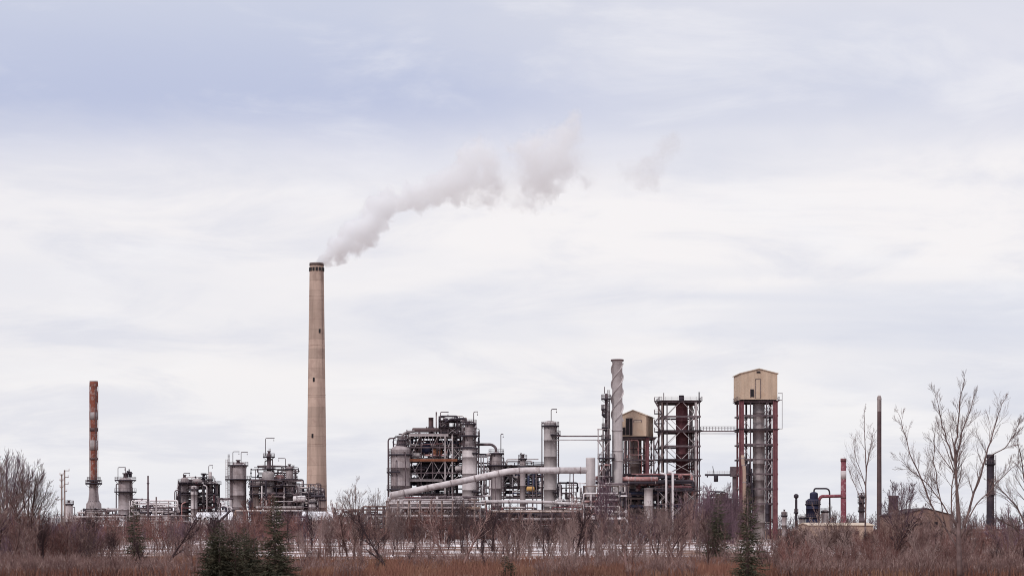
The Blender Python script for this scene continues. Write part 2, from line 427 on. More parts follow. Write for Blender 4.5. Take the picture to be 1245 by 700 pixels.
def vessel(name, label, cat, px, top, w, Y, m, bot=None, plats=(), davits=(), lad=None, risers=(), head='dome', nozzle=None, taper=None, group=None, rings=True, smooth_top=None, railed=True):
    s = sc(Y); x = wx(px, Y); r = w/2*s; zt = wz(top, Y); zb = 0.0 if bot is None else wz(bot, Y)
    t = Thing(name, label, cat, (x, Y, zb), group)
    hd = {'dome': r*0.5, 'flat': 0.05, 'cone': r*1.1}[head]
    body = []
    rb = r*taper if taper else r
    H = zt - hd - zb
    nseg = max(4, int(H/2.6))
    for i in range(nseg+1):
        f = i/nseg; rr = rb + (r-rb)*f
        z = zb + H*f
        if rings and 0 < i < nseg and i % 2 == 0:
            body += [(rr, z-0.10), (rr*1.025+0.03, z-0.09), (rr*1.025+0.03, z+0.09), (rr, z+0.10)]
        else: body.append((rr, z))
    if head == 'dome':
        body += [(r*math.cos(a), zt-hd+hd*math.sin(a)) for a in [PI/2*k/5 for k in range(1, 5)]] + [(0.001, zt)]
    elif head == 'cone': body += [(r*0.3, zt), (0.001, zt)]
    else: body += [(r*1.04, zt-0.05), (r*1.04, zt+0.15), (r*0.8, zt+0.15), (r*0.8, zt-0.6), (0.001, zt-0.6)]
    mb = MB(); mb.lathe(body, (x, Y, 0), 24)
    shell = t.part('shell', mb, m)
    if nozzle:
        mb = MB(); mb.lathe([(nozzle*s/2, zt-hd*0.4), (nozzle*s/2, zt+nozzle*s*0.8), (nozzle*s*0.75, zt+nozzle*s*0.8), (nozzle*s*0.75, zt+nozzle*s*1.05), (0.001, zt+nozzle*s*1.05)], (x, Y, 0), 12)
        t.part('nozzle', mb, M['steel'])
    for pl in plats:
        py, ext = pl[0], pl[1]; a0, a1 = (pl[2], pl[3]) if len(pl) > 3 else (0.0, 2*PI)
        platform(t, (x, Y), r, ext*s, wz(py, Y), a0, a1, rail=railed)
    for dx, z0, z1, arm in davits:
        davit(t, x+dx*s, Y - r*0.6, wz(z0, Y), wz(z1, Y)-wz(z0, Y), arm*s)
    if lad:
        a, z0, z1 = lad
        ladder(t, x + math.cos(a)*(r+0.45), Y + math.sin(a)*(r+0.35), wz(z0, Y), wz(z1, Y))
    for rs in risers:
        a, rp, z0, z1 = rs[:4]
        d = Vector((math.cos(a), math.sin(a), 0)); q = r + rp*s + 0.35
        p0 = Vector((x, Y, 0)) + d*q
        pts = [p0 + Vector((0, 0, wz(z0, Y))), p0 + Vector((0, 0, wz(z1, Y)))]
        if len(rs) > 4 and rs[4]:
            pts += [Vector((x, Y, wz(z1, Y))), Vector((x, Y, zt-hd*0.3))]
        else: pts += [Vector((x, Y, wz(z1, Y))) + d*r*0.9]
        mb = MB(); mb.tube(bend(pts, 0.8), rp*s/2, 8)
        t.part('riser_pipe', mb, M['steel'] if len(rs) < 6 else rs[5])
    return t

def frame(name, label, xs, levels, Y, depth, lw, m, decks=(), bracing=(), foot=0.0, legm=None, backlw=None, rails=(), cat='steel tower', group=None, bw=None, over=0.3, backlegs=True):
    """open steel tower: column lines xs (px), beam levels (py, top first)"""
    s = sc(Y); bw = bw or 0.35
    X_ = [wx(p, Y) for p in xs]; Zs = [wz(l, Y) for l in levels]
    t = Thing(name, label, cat, ((X_[0]+X_[-1])/2, Y + depth/2, foot), group)
    lws = lw if isinstance(lw, (list, tuple)) else [lw]*len(xs)
    legs = []
    for yy in ((Y, Y+depth) if backlegs else (Y,)):
        for x, l, i in zip(X_, lws, range(99)):
            mb = MB(); d = (l if (yy == Y or not backlw) else backlw)*s
            # H section: two flanges and a web
            mb.box((x-d*0.42, yy, (foot+Zs[0])/2), (d*0.16, d*0.9, Zs[0]-foot))
            mb.box((x+d*0.42, yy, (foot+Zs[0])/2), (d*0.16, d*0.9, Zs[0]-foot))
            mb.box((x, yy-d*0.2, (foot+Zs[0])/2), (d*0.68, d*0.16, Zs[0]-foot))
            t.part('leg', mb, (legm or {}).get(i, m))
    for k, z in enumerate(Zs):
        mb = MB()
        for yy in (Y, Y+depth):
            mb.beam((X_[0]-over, yy-0.004*k, z-bw/2), (X_[-1]+over, yy-0.004*k, z-bw/2), bw*0.7, bw)
        for x in X_:
            mb.beam((x, Y+bw*0.36, z-bw/2), (x, Y+depth-bw*0.36, z-bw/2), bw*0.6, bw*0.9)
        b = t.part('beam_ring', mb, m)
        if k in decks:
            mb = MB(); mb.box(((X_[0]+X_[-1])/2, Y+depth/2, z+0.06), (X_[-1]-X_[0]+2*over+1.0, depth+1.6, 0.11))
            dk = t.part('deck', mb, M['dark'])
            if rails == 'all' or k in rails:
                rb = MB(); xa, xb = X_[0]-over-0.4, X_[-1]+over+0.4; ya, yb = Y-0.7, Y+depth+0.7
                ring = []; nn = max(3, int((xb-xa)/1.8)); mm = max(2, int((yb-ya)/1.8))
                ring += [(xa+(xb-xa)*i/nn, ya, z+0.11) for i in range(nn)] + [(xb, ya+(yb-ya)*i/mm, z+0.11) for i in range(mm)]
                ring += [(xb-(xb-xa)*i/nn, yb, z+0.11) for i in range(nn)] + [(xa, yb-(yb-ya)*i/mm, z+0.11) for i in range(mm)]
                railing(rb, ring, closed=True)
                t.part('railing', rb, M['steel'], dk)
    mb = MB()
    for (i, j, k, l, kind) in bracing:
        xa, xb = X_[i], X_[j]; za, zb = Zs[k], (Zs[l] if l < len(Zs) else foot)
        for q, yy in enumerate((Y+0.12, Y+depth-0.12)):
            if kind in 'X/': mb.beam((xa, yy, zb), (xb, yy, za), 0.17)
            if kind in 'X\\': mb.beam((xa, yy+0.18, za), (xb, yy+0.18, zb), 0.17)
            if kind == 'V':
                xm = (xa+xb)/2; mb.beam((xa, yy, za), (xm, yy, zb), 0.17); mb.beam((xm, yy, zb), (xb, yy, za), 0.17)
            if kind == 'A':
                xm = (xa+xb)/2; mb.beam((xa, yy, zb), (xm, yy, za), 0.17); mb.beam((xm, yy, za), (xb, yy, zb), 0.17)
    if mb.f: t.part('bracing', mb, M['lightsteel'] if m is not M['dark'] else M['steel'])
    return t

def pipe(name, label, cat, pts, rpx, m, Y, group=None, br=1.2, flanges=0, supports=(), n=14):
    """pts are (px, py, Y) ; rpx radius in px at Y"""
    W_ = [P(*p) for p in pts]; r = rpx*sc(Y)
    base = W_[0].copy()
    t = Thing(name, label, cat, (base.x, base.y, 0 if supports else base.z), group)
    mb = MB(); mb.tube(bend(W_, br, 5), r, n)
    o = t.part('pipe', mb, m)
    if flanges:
        fb = MB()
        for i in range(len(W_)-1):
            a, b = W_[i], W_[i+1]; k = max(1, int((b-a).length/flanges)); d = (b-a).normalized()
            for q in range(1, k+1):
                c = a + (b-a)*((q-0.4)/k); fb.tube([c-d*0.14, c+d*0.14], r*1.13, n)
        t.part('flange', fb, M['vessel'])
    for (px_, py_, YY) in supports:
        c = P(px_, py_, YY); sb = MB()
        for q in (-1, 1): sb.beam((c.x + q*r*0.9, c.y, 0), (c.x + q*r*0.5, c.y, c.z - r*0.9), 0.28)
        sb.beam((c.x-r*0.9, c.y, c.z-r*1.05), (c.x+r*0.9, c.y, c.z-r*1.05), 0.3)
        t.part('support_trestle', sb, M['steel'])
    return t

def pipework(name, label, box, Y, depth, count, seed, mats, rmin=0.12, rmax=0.38, group=None, cat='pipework', vert=0.5):
    """a connected tangle of process pipes inside a px box (x0,y0,x1,y1)"""
    R = random.Random(seed); x0, y0, x1, y1 = box
    t = Thing(name, label, cat, ((wx(x0, Y)+wx(x1, Y))/2, Y+depth/2, max(0, wz(y1, Y))), group)
    gx = [x0 + (x1-x0)*i/6 for i in range(7)]; gz = [y0 + (y1-y0)*i/6 for i in range(7)]
    for k in range(count):
        x = R.uniform(x0, x1); z = R.uniform(y0, y1); y = Y + R.uniform(0, depth); r = R.uniform(rmin, rmax)
        pts = [P(x, z, Y)]; pts[0].y = y
        p = pts[0].copy(); axis = R.choice('xz') if R.random() > 0.2 else 'y'
        for q in range(R.randint(2, 5)):
            p = p.copy()
            if axis == 'x': p.x = wx(R.choice(gx)+R.uniform(-1, 1), Y); axis = R.choice('zzy')
            elif axis == 'z': p.z = wz(R.choice(gz)+R.uniform(-1, 1), Y); axis = R.choice('xxy')
            else: p.y = Y + R.uniform(0, depth); axis = R.choice('xz')
            p.z = max(p.z, 0.4)
            if (p - pts[-1]).length > 0.5: pts.append(p)
        if len(pts) < 2: continue
        mb = MB(); mb.tube(bend(pts, 0.6, 3), r, 7)
        for q in range(len(pts)-1):   # a valve or flange here and there
            if R.random() < 0.45:
                c = (pts[q]+pts[q+1])/2; d = (pts[q+1]-pts[q]).normalized()
                mb.tube([c-d*0.3, c+d*0.3], r*1.7, 7)
        t.part('pipe', mb, R.choice(mats))
    return t

def drum(name, label, x0, x1, py, rpx, Y, m, saddle=None, cat='drum', group=None):
    """horizontal vessel with domed ends lying across the view on two saddles"""
    s = sc(Y); r = rpx*s; a, b = wx(x0, Y), wx(x1, Y); z = wz(py, Y)
    t = Thing(name, label, cat, ((a+b)/2, Y, z-r-0.3), group)
    mb = MB(); h = r*0.45
    pts = [(a+h*(1-math.cos(q)) , Y, z) for q in [PI/2*k/4 for k in range(5)]]
    rad = [max(0.02, r*math.sin(PI/2*k/4)) for k in range(5)]
    pts2 = [(b-(p[0]-a), Y, z) for p in reversed(pts)]
    mb.tube(pts + pts2, rad + list(reversed(rad)), 16)
    t.part('shell', mb, m)
    for f in (0.25, 0.75):
        sb = MB(); xx = a + (b-a)*f; sb.box((xx, Y, z-r*0.75), (0.4, r*1.5, r*0.9)); sb.box((xx, Y, z-r-0.22), (0.7, r*1.7, 0.16))
        t.part('saddle', sb, M['steel'])
    nb = MB(); nb.tube([((a+b)/2, Y, z+r*0.9), ((a+b)/2, Y, z+r*1.5)], r*0.25, 8); t.part('nozzle', nb, M['steel'])
    return t

def shed(name, label, x0, x1, ytop, ybot, Y, depth, wallm, roofm, pitch=0.15, ridge='x', openings=(), rz=0.0, cat='shed', z0=0.0, eave=0.3):
    s = sc(Y); a, b = wx(x0, Y), wx(x1, Y); zt = wz(ytop, Y); w = b-a
    rise = pitch*(depth if ridge == 'x' else w)/2
    ze = zt - rise
    t = Thing(name, label, cat, ((a+b)/2, Y+depth/2, z0)); c = ((a+b)/2, Y+depth/2)
    mb = MB(); ya, yb = Y, Y+depth
    if ridge == 'x':
        ym = (ya+yb)/2
        vs = [(a, ya, z0), (b, ya, z0), (b, yb, z0), (a, yb, z0), (a, ya, ze), (b, ya, ze), (b, yb, ze), (a, yb, ze), (a, ym, zt), (b, ym, zt)]
        mb.add(vs, [(0,1,5,4), (1,2,6,9,5), (2,3,7,6), (3,0,4,8,7)])
        rf = [((a-eave, ya-eave, ze-0.02), (b+eave, ya-eave, ze-0.02), (b+eave, ym, zt+0.06), (a-eave, ym, zt+0.06)), ((a-eave, ym, zt+0.06), (b+eave, ym, zt+0.06), (b+eave, yb+eave, ze-0.02), (a-eave, yb+eave, ze-0.02))]
    else:
        xm = (a+b)/2
        vs = [(a, ya, z0), (b, ya, z0), (b, yb, z0), (a, yb, z0), (a, ya, ze), (b, ya, ze), (b, yb, ze), (a, yb, ze), (xm, ya, zt), (xm, yb, zt)]
        mb.add(vs, [(0,1,5,8,4), (1,2,6,5), (2,3,7,9,6), (3,0,4,7)])
        rf = [((a-eave, ya-eave, ze-0.02), (xm, ya-eave, zt+0.06), (xm, yb+eave, zt+0.06), (a-eave, yb+eave, ze-0.02)), ((xm, ya-eave, zt+0.06), (b+eave, ya-eave, ze-0.02), (b+eave, yb+eave, ze-0.02), (xm, yb+eave, zt+0.06))]
    if rz: mb.rot(c, rz)
    t.part('wall', mb, wallm)
    rb = MB()
    for q in rf:
        q = [Vector(p) for p in q]; up = Vector((0, 0, 0.22))
        rb.add(q + [p+up for p in q], [(0,1,2,3), (7,6,5,4), (0,4,5,1), (1,5,6,2), (2,6,7,3), (3,7,4,0)])
    if rz: rb.rot(c, rz)
    t.part('roof', rb, roofm)
    for op in openings:
        nm, ox0, oy0, ox1, oy1, om = op
        ob = MB(); xa, xb = wx(ox0, Y), wx(ox1, Y); za, zb = wz(oy1, Y), wz(oy0, Y)
        ob.box(((xa+xb)/2, Y-0.02, (za+zb)/2), (xb-xa, 0.12, zb-za))
        fb = MB(); fw = 0.12
        for xx in (xa-fw/2, xb+fw/2): fb.box((xx, Y-0.04, (za+zb)/2), (fw, 0.2, zb-za))
        fb.box(((xa+xb)/2, Y-0.04, zb+fw/2), (xb-xa+2*fw, 0.2, fw))
        if rz: ob.rot(c, rz); fb.rot(c, rz)
        w_ = t.part(nm, ob, om); t.part('frame', fb, wallm if om is not wallm else M['steel'], w_)
    return t

def chimney(name, label, px, top, w0, w1, Y, m, cap=None, cat='chimney', wob=None, n=40, group=None, ns=60, capm=None):
    """tapering stack, hollow at the mouth: w0 px wide at the top, w1 px at the ground"""
    s = sc(Y); x = wx(px, Y); zt = wz(top, Y); r0, r1 = w0/2*s, w1/2*s
    t = Thing(name, label, cat, (x, Y, 0), group)
    capz = zt - (cap or 0)*s
    zt2 = capz if cap else zt
    prof = [(r1 + (r0-r1)*(i/ns*zt2/zt), zt2*i/ns) for i in range(ns+1)]
    if not cap: prof += [(r0*0.82, zt), (r0*0.82, zt-5)]
    mb = MB(); mb.lathe(prof, (x, Y, 0), n, wob=wob)
    sh = t.part('shaft', mb, m)
    if cap:
        rc = r0*1.01
        mb = MB(); mb.lathe([(rc*0.99, capz), (rc*1.03, capz), (rc*1.03, zt), (rc*0.84, zt), (rc*0.84, zt-6)], (x, Y, 0), n)
        t.part('cap', mb, capm or M['soot'])
    return t

# ------------------------------------------------------------------ the tall concrete chimney and its steam
YS = 1181.0
t = chimney('concrete_chimney', 'tall pale concrete chimney with steam drifting from its sooty top', 385, 320, 17, 26, YS, M['stack'], cap=3.2)
s = sc(YS); x0 = wx(385, YS)
zc = wz(325.8, YS); rc = 17/2*s
for k in range(14):     # ring of sampling openings below the cap
    a = 2*PI*k/14 + 0.1
    mb = MB(); mb.box((x0, YS-rc*1.01, zc-1.0), (1.3, 0.7, 2.2)); mb.rot((x0, YS), a)
    t.part('opening', mb, M['glass'])
for px_, py_ in ((389.5, 403), (381, 530), (382.5, 462)):
    z = wz(py_, YS); r = (26/2 + (17/2-26/2)*z/wz(320, YS))*s; dx = (px_-385)*s
    mb = MB(); mb.box((x0+dx, YS-math.sqrt(r*r-dx*dx)+0.2, z), (1.1, 1.2, 2.4)); t.part('hatch', mb, M['glass'])
for py_ in (360, 420, 480, 540, 590):   # aviation light and inspection galleries
    z = wz(py_, YS); r = (26/2 + (17/2-26/2)*z/wz(320, YS))*s
    mb = MB(); mb.lathe([(r*0.99, z-0.15), (r*1.015, z-0.15), (r*1.015, z+0.15), (r*0.99, z+0.15)], (x0, YS, 0), 40)
    t.part('band', mb, M['stack'])
ladder(t, x0+rc*0.9, YS-rc*0.75, 3, wz(330, YS), cage=False)

# steam: one closed skin round the drifting plume; the density inside follows the plume's axis
PL = [(384, 322, 7, 1.25), (393, 316, 13, 1.25), (405, 305, 21, 1.25), (425, 289, 28, 1.1), (445, 272, 29, 0.9), (470, 254, 25, 0.7), (500, 241, 21, 0.6), (525, 234, 21, 0.5), (550, 221, 28, 0.45),
      (574, 208, 42, 0.40), (590, 210, 46, 0.24), (604, 216, 46, 0.055), (622, 216, 46, 0.03), (640, 212, 50, 0.15), (660, 203, 54, 0.30), (680, 193, 56, 0.24), (698, 182, 50, 0.09), (718, 205, 42, 0.015),
      (745, 212, 36, 0.004), (772, 214, 30, 0.07), (790, 207, 32, 0.13), (806, 193, 32, 0.06), (830, 172, 24, 0.0)]
base = P(384, 321, YS)
XL = (830-384)*s
def plume_curve(t_, idx, lo, hi):
    fc = t_.nodes.new('ShaderNodeFloatCurve'); cv = fc.mapping.curves[0]
    pts = [((p[0]-384)*s/XL, ((v(p)) - lo)/(hi-lo)) for p in PL for v in (idx,)]
    cv.points[0].location = pts[0]; cv.points[-1].location = pts[-1]
    for q in pts[1:-1]: cv.points.new(*q)
    fc.mapping.update(); return fc
m = bpy.data.materials.new('steam'); m.use_nodes = True
t_ = m.node_tree; t_.nodes.clear(); lk = t_.links.new
mo = t_.nodes.new('ShaderNodeOutputMaterial'); pv = t_.nodes.new('ShaderNodeVolumePrincipled'); lk(pv.outputs[0], mo.inputs['Volume'])
pv.inputs['Color'].default_value = (0.991, 0.995, 1.0, 1); pv.inputs['Anisotropy'].default_value = 0.35
tcn = t_.nodes.new('ShaderNodeTexCoord')
def vm(op, a, b=None, clamp=False):
    n = t_.nodes.new('ShaderNodeMath'); n.operation = op; n.use_clamp = clamp
    for i, v in enumerate((a, b)):
        if v is None: continue
        if isinstance(v, (int, float)): n.inputs[i].default_value = v
        else: lk(v, n.inputs[i])
    return n.outputs[0]
def vnoise(scale, det, rough, off=(0, 0, 0), dist=0.0):
    mp = t_.nodes.new('ShaderNodeMapping'); mp.inputs['Location'].default_value = off; lk(tcn.outputs['Object'], mp.inputs[0])
    n = t_.nodes.new('ShaderNodeTexNoise'); n.inputs['Scale'].default_value = scale; n.inputs['Detail'].default_value = det; n.inputs['Roughness'].default_value = rough; n.inputs['Distortion'].default_value = dist
    lk(mp.outputs[0], n.inputs['Vector']); return n.outputs['Fac']
spx = t_.nodes.new('ShaderNodeSeparateXYZ'); lk(tcn.outputs['Object'], spx.inputs[0])
warp = vm('MULTIPLY', vm('SUBTRACT', vnoise(0.045, 3, 0.6, (9, 2, 4)), 0.5), 85.0)
tt = vm('DIVIDE', spx.outputs[0], XL)
tw = vm('DIVIDE', vm('ADD', spx.outputs[0], vm('MULTIPLY', warp, vm('MINIMUM', vm('MULTIPLY', tt, 3.0), 1.0))), XL)
ZLO, ZHI = -5.0, 90.0
fz = plume_curve(t_, lambda p: (321-p[1])*s, ZLO, ZHI); lk(tt, fz.inputs['Value'])
fr_ = plume_curve(t_, lambda p: p[2]*s*0.86, 0.0, 40.0); lk(tt, fr_.inputs['Value'])
fd = plume_curve(t_, lambda p: math.sqrt(p[3]), 0.0, 1.25); lk(tw, fd.inputs['Value'])
zc_ = vm('ADD', vm('MULTIPLY', fz.outputs[0], ZHI-ZLO), ZLO)
rr_ = vm('MULTIPLY', fr_.outputs[0], 40.0)
dz = vm('SUBTRACT', spx.outputs[2], zc_)
d_ = vm('SQRT', vm('ADD', vm('MULTIPLY', dz, dz), vm('MULTIPLY', spx.outputs[1], spx.outputs[1])))
q_ = vm('DIVIDE', d_, rr_)
nzb = vnoise(0.050, 1.5, 0.5, (3, 7, 1))
nzs = vnoise(0.13, 6, 0.62, (0, 0, 5), 0.3)
# 1 on the axis, 0 at the skin, pushed in and out by the billows
fld = vm('SUBTRACT', 1.0, q_)
fld = vm('ADD', fld, vm('MULTIPLY', vm('SUBTRACT', nzb, 0.5), 1.6))
fld = vm('ADD', fld, vm('MULTIPLY', vm('SUBTRACT', nzs, 0.5), 2.6))
den = vm('MULTIPLY', fld, 2.8, True)
fd_ = vm('MULTIPLY', fd.outputs[0], 1.25)
den = vm('MULTIPLY', den, vm('MULTIPLY', fd_, fd_))
den = vm('MULTIPLY', den, 0.24)
lk(den, pv.inputs['Density'])
try: m.cycles.volume_step_rate = 0.12
except Exception: pass
M['steam'] = m
mb = MB()
mb.tube([P(p[0], p[1], YS) for p in PL], [max(2.2, p[2]*s*(1.25 if i > 2 else 1.0)) for i, p in enumerate(PL)], 20)
pl = single('steam_plume', mb, m, 'white steam plume drifting away from the tall concrete chimney', 'steam', base=base, kind='stuff')
bm = bmesh.new(); bm.from_mesh(pl.data); bmesh.ops.recalc_face_normals(bm, faces=bm.faces); bm.to_mesh(pl.data); bm.free()

# ------------------------------------------------------------------ west group
YL = 760.0
# rusted flare stack with a conical foot
Y = 800.0; s = sc(Y); x = wx(114, Y)
t = Thing('rusted_stack', 'rust-red weathered stack with flared conical grey foot', 'chimney', (x, Y, 0))
R = random.Random(5)
def up(py): return wz(py, Y)
prof = [(4.9, 463), (5.2, 466), (5.1, 468), (3.9, 471), (4.2, 474), (5.3, 480), (5.2, 485), (4.2, 492), (4.3, 497), (4.6, 500), (4.5, 503), (4.5, 507), (4.3, 509), (4.2, 540), (4.15, 575), (4.3, 590)]
mb = MB(); mb.lathe([(r*s, up(py)) for r, py in reversed(prof)] + [(3.6*s, up(463)), (3.6*s, up(475))], (x, Y, 0), 24); t.part('shaft', mb, M['rust'])
for (pa, pb, mm) in ((463, 468, 'greyclad'), (501, 510, 'greyclad'), (535, 547, 'greyclad'), (520, 524, 'brownstack'), (556, 559, 'brownstack')):
    mb = MB(); mb.lathe([(4.2*s, up(pb)), (4.72*s, up(pb)), (4.72*s+(0.35*s if pa < 500 else 0), up(pa)), (4.2*s, up(pa))], (x, Y, 0), 24); t.part('band', mb, M[mm])
mb = MB(); mb.lathe([(9.5*s, 0), (9.5*s, up(622)), (9.0*s, up(612)), (6.6*s, up(609)), (6.2*s, up(605)), (4.4*s, up(589))], (x, Y, 0), 24); t.part('cone_foot', mb, M['vessel'])
mb = MB()
for k in range(16):
    a = 2*PI*k/16
    mb.beam((x+math.cos(a)*9.7*s, Y+math.sin(a)*9.7*s, 0), (x+math.cos(a)*6.7*s, Y+math.sin(a)*6.7*s, up(609)), 0.35)
t.part('stiffener', mb, M['steel'])
for py in (583, 586.5):
    platform(t, (x, Y), 4.3*s, (5.8 if py > 584 else 4.0)*s, up(py), thick=0.7)
ladder(t, x+1.5, Y-4.9*s, 2, up(470))
mb = MB()
for a in (0.4, 2.0, 3.6, 5.2): mb.tube([(x+math.cos(a)*5.1*s, Y+math.sin(a)*5.1*s, up(600)), (x+math.cos(a)*5.1*s, Y+math.sin(a)*5.1*s, up(468))], 0.12, 6)
t.part('fuel_line', mb, M['rust'])

# utility poles
def utility_pole(px, top, Y, label, arms):
    s = sc(Y); x = wx(px, Y); zt = wz(top, Y)
    t = Thing('utility_pole', label, 'utility pole', (x, Y, 0), 'utility poles beside the rusted stack')
    mb = MB(); mb.tube([(x, Y, 0), (x, Y, zt)], [0.19, 0.13], 8); t.part('post', mb, M['wood'])
    for py, ax, bx in arms:
        z = wz(py, Y); ab = MB(); ab.beam((x+ax*s, Y-0.15, z), (x+bx*s, Y-0.15, z), 0.12)
        arm = t.part('crossarm', ab, M['wood'])
        for e in (ax, bx):
            if abs(e) > 1.5:
                ib = MB(); ib.lathe([(0.05, 0), (0.11, 0.05), (0.06, 0.15), (0.11, 0.25), (0.07, 0.35)], (x+e*s*0.95, Y-0.15, z+0.05), 8)
                t.part('insulator', ib, M['white'], arm)
utility_pole(78.5, 571, 330, 'slender wooden utility pole with crossarms to one side', [(572, -0.5, 6), (580, -0.5, 5), (588, -0.5, 5), (597, -0.5, 3)])
utility_pole(75, 576, 330.6, 'slender wooden utility pole with short arms, beside the taller pole', [(577, -2, 2), (584, -2, 2), (592, -2, 2), (607, -7, 2)])
Y = 700; x = wx(180, Y)
mb = MB(); mb.tube([(x, Y, 0), (x, Y, wz(578, Y))], [0.42, 0.3], 8)
for z in (8, 14, 20): mb.tube([(x, Y, z-0.15), (x, Y, z+0.15)], 0.5, 8)
single('vent_pole', mb, M['steel'], 'plain grey vent pole rising behind a sloping dark roof', 'pole', (x, Y, 0))

vessel('storage_silo', 'small pale silo with dark stub on top, beside utility poles', 'silo', 83.5, 611, 10, 700, M['palevessel'], plats=[(612, 1.2)], nozzle=3.2, risers=[(0.2, 1, 650, 616)])
vessel('vent_stub', 'short thin vent stub just right of the rusted stack foot', 'vent', 131.5, 617, 1.6, 790, M['steel'], head='flat', rings=False, plats=[(622, 1)])
vessel('vent_stub', 'short thin vent stub just left of the rusted stack foot', 'vent', 103.5, 621, 1.8, 790, M['steel'], head='flat', rings=False, plats=[(626, 1)])

vessel('process_column', 'grey column with hooped davit on its top platform, behind a spruce', 'column', 152.5, 580, 17, YL, M['vessel'],
       plats=[(583, 4.5), (597, 5, PI*0.75, PI*2.25)], davits=[(-8, 583, 568, 9), (1, 583, 568, 0.2)], lad=(-0.6, 650, 583), risers=[(3.4, 1.4, 660, 588), (-0.5, 1.2, 660, 592)], nozzle=5)
t = Thing('sampling_equipment', 'dark valve gear standing on the hooped davit column', 'valve', P(156.5, 580, YL))
mb = MB()
for dx, h, r in ((-1.5, 8, 0.35), (0.5, 10, 0.25), (2.5, 7, 0.45)):
    p = P(156.5+dx, 580, YL); mb.tube([p, p+Vector((0, 0, h*sc(YL)))], r, 8); mb.tube([p+Vector((0, 0, h*sc(YL)*0.6)), p+Vector((0, 0, h*sc(YL)*0.75))], r*1.8, 8)
a, b = P(154, 576, YL), P(160, 576, YL); mb.beam(a, b, 0.35)
t.part('valve_body', mb, M['dark'])

# sheds with snowy roofs around the west group
shed('snow_roofed_shed', 'low shed with white roof between rusted stack and grey column', 120, 149, 630, 640, 740, 18, M['steel'], M['snow'], 0.35)
pipe('transfer_pipe', 'dark bent pipe climbing over the low white shed to the grey column', 'pipe', [(124, 634, 735), (137, 626, 735), (150, 626, 735)], 0.8, M['steel'], 735)
shed('snow_roofed_hall', 'long pale hall with white roof left of the small process unit', 160, 207, 616, 640, 780, 24, M['shed'], M['snow'], 0.3,
     openings=[('window', 166, 626, 170, 632, M['glass']), ('window', 176, 626, 180, 632, M['glass']), ('window', 186, 626, 190, 632, M['glass']), ('door', 196, 625, 201, 640, M['glass'])])
pipe('conveyor_duct', 'dark sloping conveyor duct descending in front of the long pale hall', 'conveyor', [(160, 606.5, 750), (177, 607.5, 750), (190, 618, 750), (198, 620, 750)], 1.2, M['dark'], 750, br=2, flanges=4, supports=[(163, 607, 750), (188, 617, 750)])

# small process unit x 213-262
Y = YL
frame('steel_structure', 'dark open steel frame of the small unit before the white shed', [219, 233, 248, 262], [588, 600, 611, 622], Y, 10, [1.6, 1.3, 1.6, 1.3], M['dark'], decks=(0, 2, 3), rails=(0, 2),
      bracing=[(0, 1, 0, 1, 'X'), (2, 3, 1, 2, 'X'), (1, 2, 2, 3, '/'), (2, 3, 2, 3, 'X')])
vessel('process_column', 'stout dark-topped column in the small unit, under a short davit', 'column', 224.5, 580, 10, Y+3, M['vessel'], plats=[(586, 3.5), (598, 3)], davits=[(-1, 586, 575, 8)], risers=[(3.3, 1.5, 640, 590), (-1.2, 1, 640, 594)], nozzle=3)
vessel('process_column', 'slim pale column at the back of the small unit, thin davit on top', 'column', 255.5, 573, 4.2, Y+5, M['palevessel'], plats=[(582, 2), (600, 2)], davits=[(-1.5, 575, 565.5, 5)], risers=[(3.2, 1, 640, 576)])
vessel('process_column', 'squat grey vessel in the middle of the small unit', 'vessel', 236, 590, 8, Y-2, M['palevessel'], plats=[(594, 2)], risers=[(-1.4, 1.3, 640, 592)])
drum('overhead_drum', 'horizontal drum lying on top of the small process frame', 234, 250, 584.5, 3.2, Y+5, M['vessel'])
vessel('relief_stack', 'dark relief valve stack poking above the small unit', 'vent', 247.5, 576, 3, Y+4, M['dark'], bot=588, head='flat', plats=[(579.5, 2.5), (575, 2)], rings=False, railed=False)
pipework('process_pipework', 'tangled dark pipework inside the small process frame', (214, 586, 261, 628), Y+1, 8, 46, 11, [M['dark'], M['dark'], M['steel'], M['steel'], M['lightsteel'], M['redsteel']], 0.15, 0.5)
pipe('service_pipe', 'thin upright pipe loop at the edge of the small unit', 'pipe', [(212.5, 634, Y), (212.5, 595.5, Y), (220, 595.5, Y)], 0.7, M['steel'], Y)
pipe('riser_main', 'pale vertical riser in front of the small process frame', 'pipe', [(251.5, 650, Y-4), (251.5, 591, Y-4), (247, 589, Y-4)], 0.8, M['lightsteel'], Y)
pipe('riser_main', 'reddish vertical riser below the stout dark-topped column', 'pipe', [(221, 660, Y-4), (221, 612, Y-4), (226, 610, Y-4)], 0.7, M['redpipe'], Y)
shed('snow_roofed_shed', 'low white-roofed shed beside the big stained column', 237, 280, 623, 645, 730, 16, M['shed'], M['snow'], 0.35,
     openings=[('window', 241+7*k, 629, 244+7*k, 632, M['glass']) for k in range(5)])
pipe('conveyor_duct', 'dark sloping duct rising toward the big stained column', 'conveyor', [(262, 637, 720), (272, 629, 720), (280, 620, 720)], 1.4, M['dark'], 720, supports=[(266, 634, 720), (276, 625, 720)])

